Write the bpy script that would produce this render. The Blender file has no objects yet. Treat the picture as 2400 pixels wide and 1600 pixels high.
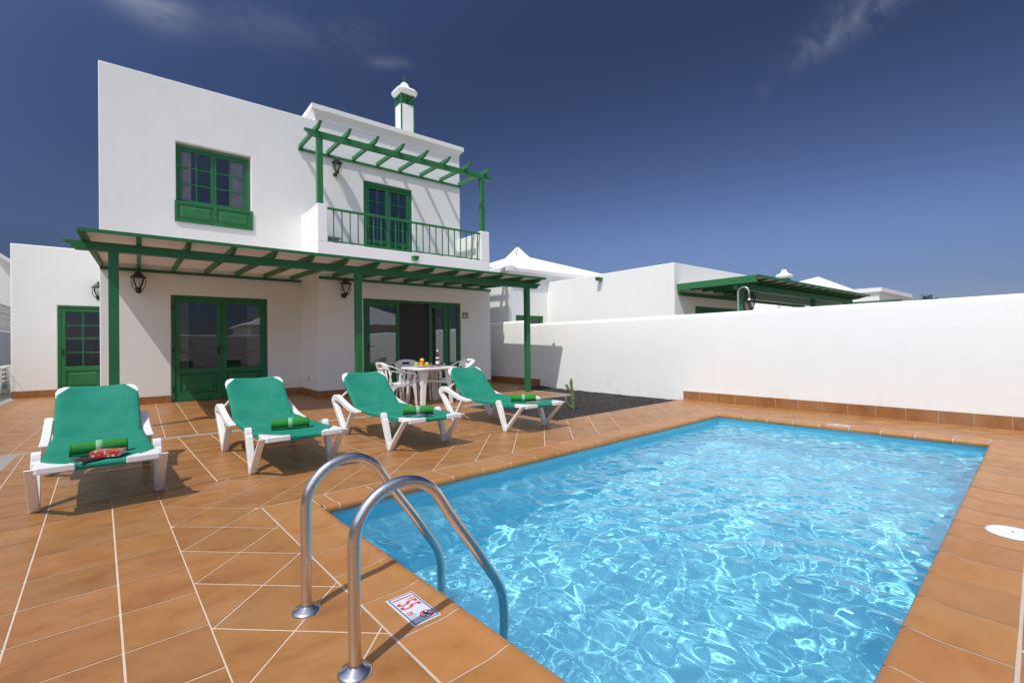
import bpy, bmesh, math, random
import numpy as np
from mathutils import Matrix, Vector, noise as mnoise
random.seed(7)
sc = bpy.context.scene
COL = sc.collection
R = math.radians

# ------------------------------------------------------------ camera
cam = bpy.data.objects.new('camera', bpy.data.cameras.new('camera')); COL.objects.link(cam)
sc.camera = cam
yaw, pit, rol = map(R, (38.609, 0.3115, -0.6656))
cam.data.sensor_width = 36; cam.data.lens = 1095.16 / 2400 * 36; cam.data.clip_start = .05; cam.data.clip_end = 4000
cy, sy, cp, sp = math.cos(yaw), math.sin(yaw), math.cos(pit), math.sin(pit)
f_ = Vector((sy * cp, cy * cp, sp)); r_ = Vector((cy, -sy, 0)); u_ = r_.cross(f_)
r2 = r_ * math.cos(rol) + u_ * math.sin(rol); u2 = -r_ * math.sin(rol) + u_ * math.cos(rol)
m_ = Matrix((r2, u2, -f_)).transposed().to_4x4(); m_.translation = Vector((0, 0, 1.08)); cam.matrix_world = m_

# ------------------------------------------------------------ sun and sky
L = Vector((1, .45, -1.76)).normalized(); S = -L
SUN_E, SKY_S = 3.4, .118
sun = bpy.data.objects.new('sun', bpy.data.lights.new('sun', 'SUN')); COL.objects.link(sun)
sun.data.energy = SUN_E; sun.data.angle = R(.5); sun.data.color = (1, .978, .93)
sun.rotation_euler = L.to_track_quat('-Z', 'Y').to_euler(); sun.data.cycles.is_caustics_light = True
world = bpy.data.worlds.new('World'); sc.world = world; world.use_nodes = True
wn = world.node_tree.nodes; wl = world.node_tree.links
bg = wn['Background']; bg.inputs[1].default_value = SKY_S
sky = wn.new('ShaderNodeTexSky'); sky.sky_type = 'NISHITA'; sky.sun_disc = False
sky.sun_elevation = math.asin(S.z); sky.sun_rotation = math.atan2(S.x, S.y)
sky.altitude = 1200; sky.air_density = 1.0; sky.dust_density = .25; sky.ozone_density = 4.0
gm = wn.new('ShaderNodeGamma'); gm.inputs[1].default_value = 1.0
wl.new(sky.outputs[0], gm.inputs[0])
tint = wn.new('ShaderNodeVectorMath'); tint.operation = 'MULTIPLY'; tint.inputs[1].default_value = (.90, .845, 1.03)
wl.new(gm.outputs[0], tint.inputs[0])
tc = wn.new('ShaderNodeTexCoord')
def wmath(op, a, b=None, c=None):
    n = wn.new('ShaderNodeMath'); n.operation = op
    for i, v in enumerate((a, b, c)):
        if v is None: continue
        if isinstance(v, (int, float)): n.inputs[i].default_value = v
        else: wl.new(v, n.inputs[i])
    return n.outputs[0]
def wdot(v):
    n = wn.new('ShaderNodeVectorMath'); n.operation = 'DOT_PRODUCT'; n.inputs[1].default_value = v
    wl.new(tc.outputs['Generated'], n.inputs[0]); return n.outputs['Value']
def pix(x, y):
    return (r2 * ((x - 1200) / 1095.16) + u2 * (-(y - 800) / 1095.16) + f_).normalized()
def wrange(v, a, b, c, d):
    n = wn.new('ShaderNodeMapRange'); wl.new(v, n.inputs[0]); n.interpolation_type = 'SMOOTHSTEP'
    for i, q in enumerate((a, b, c, d)): n.inputs[i + 1].default_value = q
    return n.outputs[0]
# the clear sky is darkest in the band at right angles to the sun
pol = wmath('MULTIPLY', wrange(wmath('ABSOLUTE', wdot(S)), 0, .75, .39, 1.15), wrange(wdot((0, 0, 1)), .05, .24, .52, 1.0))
glow = wrange(wdot(S), .2, .95, 0.0, 1.0)     # whiter glow added to the unseen sky round the sun, lifting shaded walls
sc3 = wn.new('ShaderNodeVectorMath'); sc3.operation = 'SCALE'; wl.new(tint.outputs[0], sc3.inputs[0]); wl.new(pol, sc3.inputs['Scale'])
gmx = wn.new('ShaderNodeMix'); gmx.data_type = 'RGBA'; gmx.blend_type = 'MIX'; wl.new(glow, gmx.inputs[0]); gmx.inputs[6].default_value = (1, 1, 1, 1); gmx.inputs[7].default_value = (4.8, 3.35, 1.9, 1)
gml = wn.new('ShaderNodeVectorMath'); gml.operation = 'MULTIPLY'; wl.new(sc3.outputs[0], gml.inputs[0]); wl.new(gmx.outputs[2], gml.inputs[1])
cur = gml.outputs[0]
for (a, b, wid, amt, seed, p) in [((200, -70), (420, 50), .032, .55, 1, 2.0), ((430, 40), (860, 110), .035, .10, 2, 1.6),
                         ((870, 150), (960, 150), .012, .16, 3, 1.0), ((1880, 135), (2130, -30), .024, .34, 4, 1.4),
                         ((1950, 40), (2120, -60), .03, .15, 6, 1.2), ((1780, 200), (1800, 220), .015, .10, 5, 1.0)]:
    A, B = pix(*a), pix(*b); c = (A + B).normalized(); t = (B - A); ln = t.length / 2; t.normalize(); n_ = c.cross(t).normalized()
    mp = wn.new('ShaderNodeMapping'); wl.new(tc.outputs['Generated'], mp.inputs[0])
    mp.inputs['Rotation'].default_value = (0, 0, -math.atan2(t.y, t.x)); mp.inputs['Scale'].default_value = (5, 16, 16); mp.inputs['Location'].default_value = (seed, seed * 2, 0)
    nz = wn.new('ShaderNodeTexNoise'); wl.new(mp.outputs[0], nz.inputs[0]); nz.inputs['Scale'].default_value = 1.3
    nz.inputs['Detail'].default_value = 7; nz.inputs['Roughness'].default_value = .62; nz.inputs['Distortion'].default_value = .35
    wob = wmath('MULTIPLY', wmath('SUBTRACT', nz.outputs[0], .5), wid * 2.2)
    dt = wmath('DIVIDE', wdot(t), ln * 1.25); dn = wmath('DIVIDE', wmath('ADD', wdot(n_), wob), wid)
    r2_ = wmath('ADD', wmath('POWER', wmath('ABSOLUTE', dt), 2.6), wmath('POWER', wmath('ABSOLUTE', dn), 2.0))
    g = wmath('EXPONENT', wmath('MULTIPLY', r2_, -1.5))
    front = wmath('GREATER_THAN', wdot(c), .3)
    nn = wn.new('ShaderNodeMapRange'); wl.new(nz.outputs[0], nn.inputs[0]); nn.inputs[1].default_value = .36; nn.inputs[2].default_value = .72
    fac = wmath('MULTIPLY', wmath('MULTIPLY', wmath('MULTIPLY', g, nn.outputs[0]), amt), front)
    mx = wn.new('ShaderNodeMix'); mx.data_type = 'RGBA'; wl.new(fac, mx.inputs[0]); wl.new(cur, mx.inputs[6]); mx.inputs[7].default_value = (4.6, 5.0, 5.6, 1)
    cur = mx.outputs[2]
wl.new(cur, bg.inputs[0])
sc.view_settings.view_transform = 'Standard'; sc.view_settings.look = 'None'
sc.view_settings.exposure = 0.0; sc.view_settings.gamma = 1; sc.view_settings.use_curve_mapping = False
sc.render.engine = 'CYCLES'
sc.cycles.max_bounces = 10; sc.cycles.transparent_max_bounces = 12; sc.cycles.sample_clamp_indirect = 12; sc.cycles.diffuse_bounces = 7
sc.cycles.blur_glossy = .3
sc.cycles.use_denoising = True

# ------------------------------------------------------------ object helpers
def tag(o, label=None, cat=None, group=None, kind=None):
    if label: o['label'] = label
    if cat: o['category'] = cat
    if group: o['group'] = group
    if kind: o['kind'] = kind
    return o
def empty(name, loc=(0, 0, 0), rz=0.0):
    o = bpy.data.objects.new(name, None); o.empty_display_size = .1; COL.objects.link(o)
    o.location = loc; o.rotation_euler = (0, 0, rz); return o
def copy_tree(o, parent=None):
    c = o.copy(); COL.objects.link(c); c.parent = parent
    for ch in list(o.children): copy_tree(ch, c)
    return c

class MB:
    def __init__(s): s.v = []; s.f = []; s.m = []; s.sm = []
    def add(s, vs, fs, m=0, smooth=False):
        n = len(s.v); s.v += [tuple(v) for v in vs]
        for f in fs: s.f.append(tuple(i + n for i in f)); s.m.append(m); s.sm.append(smooth)
        return s
    def box(s, x0, x1, y0, y1, z0, z1, m=0):
        x0, x1 = min(x0, x1), max(x0, x1); y0, y1 = min(y0, y1), max(y0, y1); z0, z1 = min(z0, z1), max(z0, z1)
        v = [(x0, y0, z0), (x1, y0, z0), (x1, y1, z0), (x0, y1, z0), (x0, y0, z1), (x1, y0, z1), (x1, y1, z1), (x0, y1, z1)]
        return s.add(v, [(3, 2, 1, 0), (4, 5, 6, 7), (0, 1, 5, 4), (1, 2, 6, 5), (2, 3, 7, 6), (3, 0, 4, 7)], m)
    def prism(s, pts, vec, m=0, smooth=False):
        """pts: planar polygon (3D), vec: extrusion"""
        vec = Vector(vec); n = len(pts); a = [Vector(p) for p in pts]; b = [p + vec for p in a]
        nr = Vector((0, 0, 0))
        for i in range(n): nr += a[i].cross(a[(i + 1) % n])
        if nr.dot(vec) > 0: a, b = b, a
        fs = [tuple(range(n)), tuple(reversed(range(n, 2 * n)))]
        fs += [(i + n, (i + 1) % n + n, (i + 1) % n, i) for i in range(n)]
        fs = [fs[0], fs[1]] + [tuple(reversed(f)) for f in fs[2:]]
        return s.add(a + b, [tuple(reversed(f)) for f in fs] if False else fs, m, smooth)
    def bar(s, p, q, w, t, up=(0, 0, 1), m=0):
        """box from p to q, width w (perp to up), thickness t (along up)"""
        p, q = Vector(p), Vector(q); d = (q - p).normalized(); upv = Vector(up)
        side = d.cross(upv).normalized(); u = side.cross(d).normalized()
        vs = []
        for c in (p, q):
            for a, b in ((-1, -1), (1, -1), (1, 1), (-1, 1)): vs.append(c + side * (a * w / 2) + u * (b * t / 2))
        return s.add(vs, [(0, 1, 2, 3), (7, 6, 5, 4), (4, 5, 1, 0), (5, 6, 2, 1), (6, 7, 3, 2), (7, 4, 0, 3)], m)
    def tube(s, pts, r, n=12, m=0, caps=True, squash=None):
        pts = [Vector(p) for p in pts]; rings = []
        rr = r if isinstance(r, (list, tuple)) else [r] * len(pts)
        up = None
        for i, p in enumerate(pts):
            d = (pts[min(i + 1, len(pts) - 1)] - pts[max(i - 1, 0)]).normalized()
            if up is None:
                up = Vector((0, 0, 1)) if abs(d.z) < .9 else Vector((1, 0, 0))
            a = d.cross(up).normalized(); b = a.cross(d).normalized(); up = b
            sq = squash or 1
            rings.append([p + a * (rr[i] * math.cos(2 * math.pi * k / n)) + b * (rr[i] * sq * math.sin(2 * math.pi * k / n)) for k in range(n)])
        vs = [v for ring in rings for v in ring]; fs = []
        for i in range(len(pts) - 1):
            for k in range(n):
                fs.append((i * n + k, i * n + (k + 1) % n, (i + 1) * n + (k + 1) % n, (i + 1) * n + k))
        s.add(vs, fs, m, True)
        if caps:
            s.add(rings[0], [tuple(range(n))], m); s.add(rings[-1], [tuple(reversed(range(n)))], m)
        return s
    def lathe(s, prof, c=(0, 0, 0), n=24, m=0, smooth=True):
        """prof: (r,z) pairs"""
        vs = []; fs = []
        for (r, z) in prof:
            for k in range(n):
                a = 2 * math.pi * k / n; vs.append((c[0] + r * math.cos(a), c[1] + r * math.sin(a), c[2] + z))
        for i in range(len(prof) - 1):
            for k in range(n):
                fs.append((i * n + k, i * n + (k + 1) % n, (i + 1) * n + (k + 1) % n, (i + 1) * n + k))
        return s.add(vs, fs, m, smooth)
    def grid(s, P, m=0, smooth=True, closed=False):
        """P: list of rows of points"""
        nr, nc = len(P), len(P[0]); vs = [p for r in P for p in r]; fs = []
        for i in range(nr - 1):
            for j in range(nc - (0 if closed else 1)):
                j2 = (j + 1) % nc
                fs.append((i * nc + j, i * nc + j2, (i + 1) * nc + j2, (i + 1) * nc + j))
        return s.add(vs, fs, m, smooth)
    def build(s, name, mats, parent=None, bevel=0, segs=2, solid=0, fix=True, M=None, subsurf=0):
        me = bpy.data.meshes.new(name)
        me.from_pydata([tuple(v) for v in s.v], [], s.f)
        for mt in (mats if isinstance(mats, (list, tuple)) else [mats]): me.materials.append(mt)
        me.polygons.foreach_set('material_index', s.m); me.polygons.foreach_set('use_smooth', s.sm)
        if fix:
            bm = bmesh.new(); bm.from_mesh(me); bmesh.ops.remove_doubles(bm, verts=bm.verts, dist=1e-5)
            bmesh.ops.recalc_face_normals(bm, faces=bm.faces); bm.to_mesh(me); bm.free()
        o = bpy.data.objects.new(name, me); COL.objects.link(o)
        if parent: o.parent = parent
        if M is not None: o.matrix_world = M
        if solid:
            md = o.modifiers.new('solid', 'SOLIDIFY'); md.thickness = solid; md.offset = 0
        if bevel:
            md = o.modifiers.new('bevel', 'BEVEL'); md.width = bevel; md.segments = segs; md.limit_method = 'ANGLE'; md.angle_limit = R(35); md.harden_normals = False
        if subsurf:
            md = o.modifiers.new('sub', 'SUBSURF'); md.levels = md.render_levels = subsurf
        return o

def text_mesh(mb, txt, size, M, m=0, offset=0.0, sx=1.0, depth=.0006):
    cu = bpy.data.curves.new('t', 'FONT'); cu.body = txt; cu.size = size; cu.offset = offset; cu.extrude = 0; cu.align_x = 'LEFT'
    o = bpy.data.objects.new('t', cu); COL.objects.link(o)
    bpy.context.view_layer.update()
    me = o.to_mesh(); vs = [M @ Vector((v.co.x * sx, v.co.y, 0)) for v in me.vertices]
    mb.add(vs, [tuple(p.vertices) for p in me.polygons], m)
    o.to_mesh_clear(); bpy.data.objects.remove(o); bpy.data.curves.remove(cu)

# ------------------------------------------------------------ materials
class NM:
    def __init__(s, name):
        s.mat = bpy.data.materials.new(name); s.mat.use_nodes = True; s.nt = s.mat.node_tree
        s.b = s.nt.nodes['Principled BSDF']; s.out = s.nt.nodes['Material Output']
    def n(s, t, **k):
        x = s.nt.nodes.new('ShaderNode' + t)
        for a, v in k.items(): setattr(x, a, v)
        return x
    def l(s, a, b): s.nt.links.new(a, b)
    def coord(s, kind='Object', scale=(1, 1, 1), island=False):
        t = s.n('TexCoord'); mp = s.n('Mapping'); mp.inputs['Scale'].default_value = scale
        s.l(t.outputs[kind], mp.inputs[0])
        if island:
            g = s.n('NewGeometry'); m = s.n('Math', operation='MULTIPLY'); s.l(g.outputs['Random Per Island'], m.inputs[0]); m.inputs[1].default_value = 97.0
            c = s.n('CombineXYZ'); [s.l(m.outputs[0], c.inputs[i]) for i in range(3)]; s.l(c.outputs[0], mp.inputs['Location'])
        return mp.outputs[0]
    def noise(s, co, scale, detail=4, rough=.55, dist=0):
        x = s.n('TexNoise'); s.l(co, x.inputs[0]); x.inputs['Scale'].default_value = scale; x.inputs['Detail'].default_value = detail
        x.inputs['Roughness'].default_value = rough; x.inputs['Distortion'].default_value = dist; return x.outputs[0]
    def ramp(s, f, stops):
        x = s.n('ValToRGB'); s.l(f, x.inputs[0]); e = x.color_ramp.elements
        while len(e) < len(stops): e.new(.5)
        for i, (p, c) in enumerate(stops): e[i].position = p; e[i].color = (*c, 1) if len(c) == 3 else c
        return x.outputs[0]
    def mix(s, f, a, b, blend='MIX'):
        x = s.n('Mix', data_type='RGBA', blend_type=blend)
        for i, v in ((0, f), (6, a), (7, b)):
            if isinstance(v, (int, float)): x.inputs[i].default_value = v
            elif isinstance(v, tuple): x.inputs[i].default_value = (*v, 1)
            else: s.l(v, x.inputs[i])
        return x.outputs[2]
    def bump(s, h, dist, strength=1.0, prev=None):
        x = s.n('Bump'); x.inputs['Strength'].default_value = strength; x.inputs['Distance'].default_value = dist; s.l(h, x.inputs['Height'])
        if prev: s.l(prev, x.inputs['Normal'])
        return x.outputs[0]
    def set(s, col=None, rough=None, normal=None, metal=None, spec=None):
        for k, v in (('Base Color', col), ('Roughness', rough), ('Normal', normal), ('Metallic', metal), ('Specular IOR Level', spec)):
            if v is None: continue
            if isinstance(v, tuple): s.b.inputs[k].default_value = (*v, 1)
            elif isinstance(v, (int, float)): s.b.inputs[k].default_value = v
            else: s.l(v, s.b.inputs[k])
        return s.mat

def m_stucco(name='white_stucco', base=(.83, .832, .785)):
    s = NM(name); co = s.coord()
    big = s.noise(co, .7, 3, .6); streak = s.noise(s.coord(scale=(3.5, 3.5, .35)), 1.0, 5, .6)
    c = s.mix(s.ramp(big, [(.3, (0, 0, 0)), (.75, (1, 1, 1))]), base, tuple(v * .955 for v in base))
    c = s.mix(s.ramp(streak, [(.55, (0, 0, 0)), (.9, (.35, .35, .35))]), c, tuple(v * w for v, w in zip(base, (.9, .88, .84))))
    # soft scuff near the foot of the wall
    g = s.n('NewGeometry'); sx = s.n('SeparateXYZ'); s.l(g.outputs['Position'], sx.inputs[0])
    mr = s.n('MapRange'); s.l(sx.outputs[2], mr.inputs[0]); mr.inputs[1].default_value = .5; mr.inputs[2].default_value = .1; mr.inputs[3].default_value = 0; mr.inputs[4].default_value = 1
    mm = s.n('Math', operation='MULTIPLY'); s.l(mr.outputs[0], mm.inputs[0]); s.l(s.ramp(s.noise(co, 5, 4), [(.5, (0, 0, 0)), (.8, (.35, .35, .35))]), mm.inputs[1])
    c = s.mix(mm.outputs[0], c, (.55, .5, .44))
    n1 = s.bump(s.noise(co, 2.2, 3, .5), .012, .6); n2 = s.bump(s.noise(co, 60, 3, .6), .0035, .5, n1)
    return s.set(c, .85, n2, spec=.25)
WHITE = m_stucco()
ROOFWHITE = m_stucco('white_roof_render', (.82, .81, .79))
def m_green(name='green_wood_paint', base=(.020, .150, .050)):
    s = NM(name); co = s.coord(); v = s.noise(s.coord(scale=(6, 6, 6)), 1, 4)
    c = s.mix(v, tuple(b * .8 for b in base), tuple(b * 1.25 for b in base))
    g = s.noise(s.coord(scale=(60, 60, 60)), 1, 2)
    fade = s.ramp(s.noise(co, 9, 5, .7), [(.60, (0, 0, 0)), (.78, (1, 1, 1))])
    c = s.mix(s.mix(.5, fade, (0, 0, 0)), c, (.07, .21, .10))
    return s.set(c, .42, s.bump(g, .001, .35), spec=.4)
GREEN = m_green()
GREENW = m_green('green_weathered_paint', (.028, .17, .055))
def m_plastic(name, base, rough=.35):
    s = NM(name); co = s.coord()
    c = s.mix(s.ramp(s.noise(co, 8, 4, .6), [(.45, (0, 0, 0)), (.8, (1, 1, 1))]), base, tuple(b * .9 for b in base))
    s.b.inputs['Subsurface Weight'].default_value = 0
    return s.set(c, rough, s.bump(s.noise(co, 120, 2), .0006, .3), spec=.45)
PLASTIC = m_plastic('white_plastic', (.80, .79, .76), .38)
PLASTIC2 = m_plastic('cream_plastic', (.76, .73, .68), .42)
def m_tile(name, cols, rough, spec=.5, island=True):
    s = NM(name); co = s.coord(island=island); co2 = s.coord(scale=(1.0, 1.35, 1), island=island)
    n = s.noise(co2, 4.2, 5, .58, .4)
    c = s.ramp(n, [(.24, cols[0]), (.48, cols[1]), (.74, cols[2])])
    n2 = s.noise(co, 16, 4, .6, .5)
    c = s.mix(s.ramp(n2, [(.58, (0, 0, 0)), (.78, (.30, .30, .30))]), c, cols[0])
    g = s.n('NewGeometry'); hs = s.n('HueSaturation'); s.l(c, hs.inputs['Color'])
    mr = s.n('MapRange'); s.l(g.outputs['Random Per Island'], mr.inputs[0]); mr.inputs[3].default_value = .93; mr.inputs[4].default_value = 1.08; s.l(mr.outputs[0], hs.inputs['Value'])
    mr2 = s.n('MapRange'); wn_ = s.n('TexWhiteNoise', noise_dimensions='1D'); s.l(g.outputs['Random Per Island'], wn_.inputs['W'])
    s.l(wn_.outputs[0], mr2.inputs[0]); mr2.inputs[3].default_value = .497; mr2.inputs[4].default_value = .504; s.l(mr2.outputs[0], hs.inputs['Hue'])
    dust = s.ramp(s.noise(s.coord(), 1.3, 6, .65), [(.5, (0, 0, 0)), (.8, (.22, .22, .22))])
    c = s.mix(dust, hs.outputs[0], (.50, .36, .26))
    rg = s.n('MapRange'); s.l(s.noise(co, 9, 4), rg.inputs[0]); rg.inputs[3].default_value = rough - .08; rg.inputs[4].default_value = rough + .14
    nb = s.bump(s.noise(co, 7, 3), .004, .35); nb = s.bump(s.noise(co, 55, 3), .0012, .35, nb)
    return s.set(c, rg.outputs[0], nb, spec=spec)
TILE = m_tile('terracotta_floor_tile', [(.262, .102, .026), (.352, .153, .044), (.402, .190, .066)], .37, .55)
SKIRT = m_tile('skirting_tile', [(.22, .08, .022), (.30, .125, .036), (.34, .16, .055)], .45)
COPE = m_tile('pool_coping_tile', [(.355, .140, .037), (.425, .186, .056), (.462, .218, .078)], .38, .5)
def m_plain(name, base, rough=.8, nscale=30, var=.2, bd=.002, spec=.3, metal=0):
    s = NM(name); co = s.coord(); n = s.noise(co, nscale, 5, .6); n2 = s.noise(co, nscale * .12, 3)
    c = s.mix(n, tuple(b * (1 - var) for b in base), tuple(min(1, b * (1 + var)) for b in base))
    c = s.mix(s.ramp(n2, [(.4, (0, 0, 0)), (.7, (.4, .4, .4))]), c, tuple(b * (1 - var) for b in base))
    return s.set(c, rough, s.bump(n, bd, .5), metal, spec)
GROUT = m_plain('pale_grout', (.68, .53, .39), .9, 40)
GROUTW = m_plain('worn_white_grout', (.55, .46, .36), .9, 40)
CONC = m_plain('concrete', (.34, .31, .27), .9, 14, .25, .004)
EARTH = m_plain('dry_ground', (.30, .24, .18), .95, 3, .25, .02)
BLACKM = m_plain('black_iron', (.022, .018, .017), .45, 60, .4, .001, .5)
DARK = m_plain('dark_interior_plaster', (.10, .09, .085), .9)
SCREEN = m_plain('black_insect_screen', (.055, .052, .055), .75, 400, .3, .0005, .2)
DRUM = m_plain('brown_frame', (.10, .035, .03), .5)
CERAM = m_plain('white_ceramic', (.78, .78, .76), .25, 50, .04, .0005, .5)
SIGNW = m_plain('bluish_white_glaze', (.62, .68, .74), .3, 50, .05, .0003, .4)
RED = m_plain('red_glaze', (.75, .05, .02), .3, 50, .1, .0003, .5)
NAVY = m_plain('navy_glaze', (.03, .04, .16), .3, 50, .1, .0003, .5)
GREYL = m_plain('grey_glaze', (.30, .36, .38), .35, 50, .1, .0003, .5)
CURT = m_plain('beige_curtain', (.80, .74, .69), .9, 90, .1, .001)
CLOUDP = m_plain('pergola_ceiling_board', (.85, .86, .88), .75, 4, .08, .003)
ROOFTOP = m_plain('pale_roof_sheet', (.62, .58, .52), .8, 4, .1, .003)
s = NM('steel'); co = s.coord(scale=(1, 1, 1))
s.b.inputs['Metallic'].default_value = 1
rg = s.n('MapRange'); s.l(s.noise(co, 30, 4, .7), rg.inputs[0]); rg.inputs[3].default_value = .14; rg.inputs[4].default_value = .34
STEEL = s.set((.66, .64, .61), rg.outputs[0], s.bump(s.noise(co, 9, 3), .001, .3))
def m_glass(name, f0_ior=1.85, tintc=(.78, .80, .80)):
    s = NM(name); nt = s.nt; nt.nodes.remove(s.b)
    t = s.n('BsdfTransparent'); t.inputs[0].default_value = (*tintc, 1); g = s.n('BsdfGlossy'); g.inputs['Roughness'].default_value = .0; g.inputs[0].default_value = (.95, .97, 1, 1)
    wv = s.bump(s.noise(s.coord(), 1.6, 2), .004, .25); s.l(wv, g.inputs['Normal'])
    fr = s.n('Fresnel'); fr.inputs[0].default_value = f0_ior; mx = s.n('MixShader'); s.l(fr.outputs[0], mx.inputs[0]); s.l(t.outputs[0], mx.inputs[1]); s.l(g.outputs[0], mx.inputs[2])
    s.l(mx.outputs[0], s.out.inputs[0]); return s.mat
PANE = m_glass('window_glass')
PANEU = m_glass('upper_window_glass', 1.62, (.92, .92, .92))
LGLASS = m_glass('lantern_glass', 1.5, (.9, .88, .84))
s = NM('tumbler_glass'); s.b.inputs['Transmission Weight'].default_value = 1; s.b.inputs['IOR'].default_value = 1.45; TUMB = s.set((.95, .97, .97), .02)
def m_fabric(name, base, wscale=420, trans=.12, tone=None):
    s = NM(name); co = s.coord()
    w1 = s.n('TexWave'); s.l(co, w1.inputs[0]); w1.inputs['Scale'].default_value = wscale * .16; w1.bands_direction = 'X'
    w2 = s.n('TexWave'); s.l(co, w2.inputs[0]); w2.inputs['Scale'].default_value = wscale * .16; w2.bands_direction = 'Y'
    ad = s.n('Math', operation='ADD'); s.l(w1.outputs[1], ad.inputs[0]); s.l(w2.outputs[1], ad.inputs[1])
    fade = s.ramp(s.noise(co, 3.2, 5, .6), [(.42, (0, 0, 0)), (.75, (1, 1, 1))])
    tone = tone or tuple(min(1, b * 1.25 + .03) for b in base)
    c = s.mix(fade, base, tone); c = s.mix(s.noise(co, 40, 3), c, tuple(b * .9 for b in base))
    nb = s.bump(ad.outputs[0], .0006, .35); nb = s.bump(s.noise(co, 7, 3, .5), .02, .35, nb)
    mat = s.set(c, .75, nb, spec=.2)
    if trans:
        tr = s.n('BsdfTranslucent'); s.l(c, tr.inputs[0]); mx = s.n('MixShader'); mx.inputs[0].default_value = trans
        s.l(s.b.outputs[0], mx.inputs[1]); s.l(tr.outputs[0], mx.inputs[2]); s.l(mx.outputs[0], s.out.inputs[0])
    return mat
s = NM('smoked_roof_sheet'); co = s.coord(); w_ = s.n('TexWave'); s.l(s.coord(scale=(1, 1, 1)), w_.inputs[0]); w_.inputs['Scale'].default_value = 2.2; w_.bands_direction = 'Y'
c = s.mix(s.noise(co, 1.6, 5), (.66, .58, .53), (.78, .72, .68)); s.set(c, .45, s.bump(w_.outputs[1], .004, .4), spec=.4)
tl_ = s.n('BsdfTranslucent'); tl_.inputs[0].default_value = (.80, .70, .62, 1); tp_ = s.n('BsdfTransparent'); tp_.inputs[0].default_value = (.85, .74, .66, 1)
m1 = s.n('MixShader'); m1.inputs[0].default_value = .22; s.l(s.b.outputs[0], m1.inputs[1]); s.l(tl_.outputs[0], m1.inputs[2])
m2 = s.n('MixShader'); m2.inputs[0].default_value = .12; s.l(m1.outputs[0], m2.inputs[1]); s.l(tp_.outputs[0], m2.inputs[2]); s.l(m2.outputs[0], s.out.inputs[0]); SHEET = s.mat
SLING = m_fabric('teal_sling_fabric', (.016, .262, .165), tone=(.055, .33, .235))
TOWEL = m_fabric('green_towelling', (.030, .235, .040), 200, 0)
TOWELB = m_fabric('pale_towel_band', (.25, .50, .27), 200, 0)

# ------------------------------------------------------------ frames of reference
PA = R(2.8)
PF = Matrix.Translation((.978, 3.076, 0)) @ Matrix.Rotation(PA, 4, 'Z')     # the pool's own axes (u along its length, v across)
PFI = PF.inverted()
def W(u, v, z=0): return PF @ Vector((u, v, z))
NU, FU, LV, RV = -.01, 5.75, .15, -2.655        # lips of the coping
CW = .305
WALLX = 8.05

# ------------------------------------------------------------ ground, pool basin, water
def ring(o_, i_, zz):
    return [(x, y, zz) for x, y in i_ + o_], [(0, 1, 5, 4), (1, 2, 6, 5), (2, 3, 7, 6), (3, 0, 4, 7)]
inn = [(NU - .06, RV - .06), (FU + .06, RV - .06), (FU + .06, LV + .06), (NU - .06, LV + .06)]
out_ = [(-900, -900), (900, -900), (900, 900), (-900, 900)]
g = MB(); v, f = ring(out_, inn, -.075); g.add([PF @ Vector(p) for p in v], f); tag(g.build('ground', EARTH), kind='structure')
s = NM('pool_lining'); co = s.coord()
c = s.mix(s.noise(co, 3, 4), (.235, .70, .84), (.295, .75, .86))
LINER = s.set(c, .55, s.bump(s.noise(co, 30, 3), .002, .3), spec=.3)
a0, a1, b0, b1, D = NU - .055, FU + .055, RV - .055, LV + .055, -1.36
g = MB(); P4 = [(a0, b0), (a1, b0), (a1, b1), (a0, b1)]
V = [(x, y, -.012) for x, y in P4] + [(x, y, D) for x, y in P4]
g.add([PF @ Vector(p) for p in V], [(4, 5, 6, 7), (0, 4, 7, 3), (1, 2, 6, 5), (2, 3, 7, 6), (0, 1, 5, 4)])
pool = g.build('pool_basin', LINER, fix=False); tag(pool, kind='structure'); pool.cycles.is_caustics_receiver = True
# rippled surface: many crossing wavelets with wandering phase
st = .0095; nu = int((a1 - a0) / st) + 1; nv = int((b1 - b0) / st) + 1
U, Vv = np.meshgrid(np.linspace(a0, a1, nu), np.linspace(b0, b1, nv), indexing='ij')
rng = np.random.RandomState(11); Z = np.zeros_like(U)
env = np.clip(.35 + .75 * (1 - np.exp(-((U) / 1.2)**2)) + 0 * Vv, .3, 1.1)
for i in range(320):
    lam = math.exp(rng.uniform(math.log(.05), math.log(.7))); th = rng.normal(.5, 1.2); k = 2 * math.pi / lam
    A = (math.exp(-(math.log(lam / .125))**2 / .50) + .06) / k**2 * rng.uniform(.3, 1)
    wx = .5 * np.sin(U * rng.uniform(.7, 2.2) + i) + .45 * np.cos(Vv * rng.uniform(.8, 2.6) + 2 * i)
    amp = .6 + .4 * np.sin(U * rng.uniform(.6, 1.6) + Vv * rng.uniform(-1.5, 1.5) + i * 1.7)
    Z += A * amp * np.sin(k * (U * math.cos(th) + Vv * math.sin(th)) + rng.uniform(0, 6.28) + wx)
lap = np.gradient(np.gradient(Z, st, axis=0), st, axis=0) + np.gradient(np.gradient(Z, st, axis=1), st, axis=1)
Z *= 3.0 / lap.std()
for (cu_, cv_) in ((.14, -1.54), (.14, -1.03)):                             # rings round the ladder rails
    rr_ = np.hypot(U - cu_, Vv - cv_); Z += .0006 * np.sin(rr_ * 120) * np.exp(-rr_ * 4)
wlev = -.105
pts = np.stack([U, Vv, Z + wlev], -1).reshape(-1, 3)
idx = np.arange(nu * nv).reshape(nu, nv)
F = np.stack([idx[:-1, :-1], idx[1:, :-1], idx[1:, 1:], idx[:-1, 1:]], -1).reshape(-1, 4)
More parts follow.
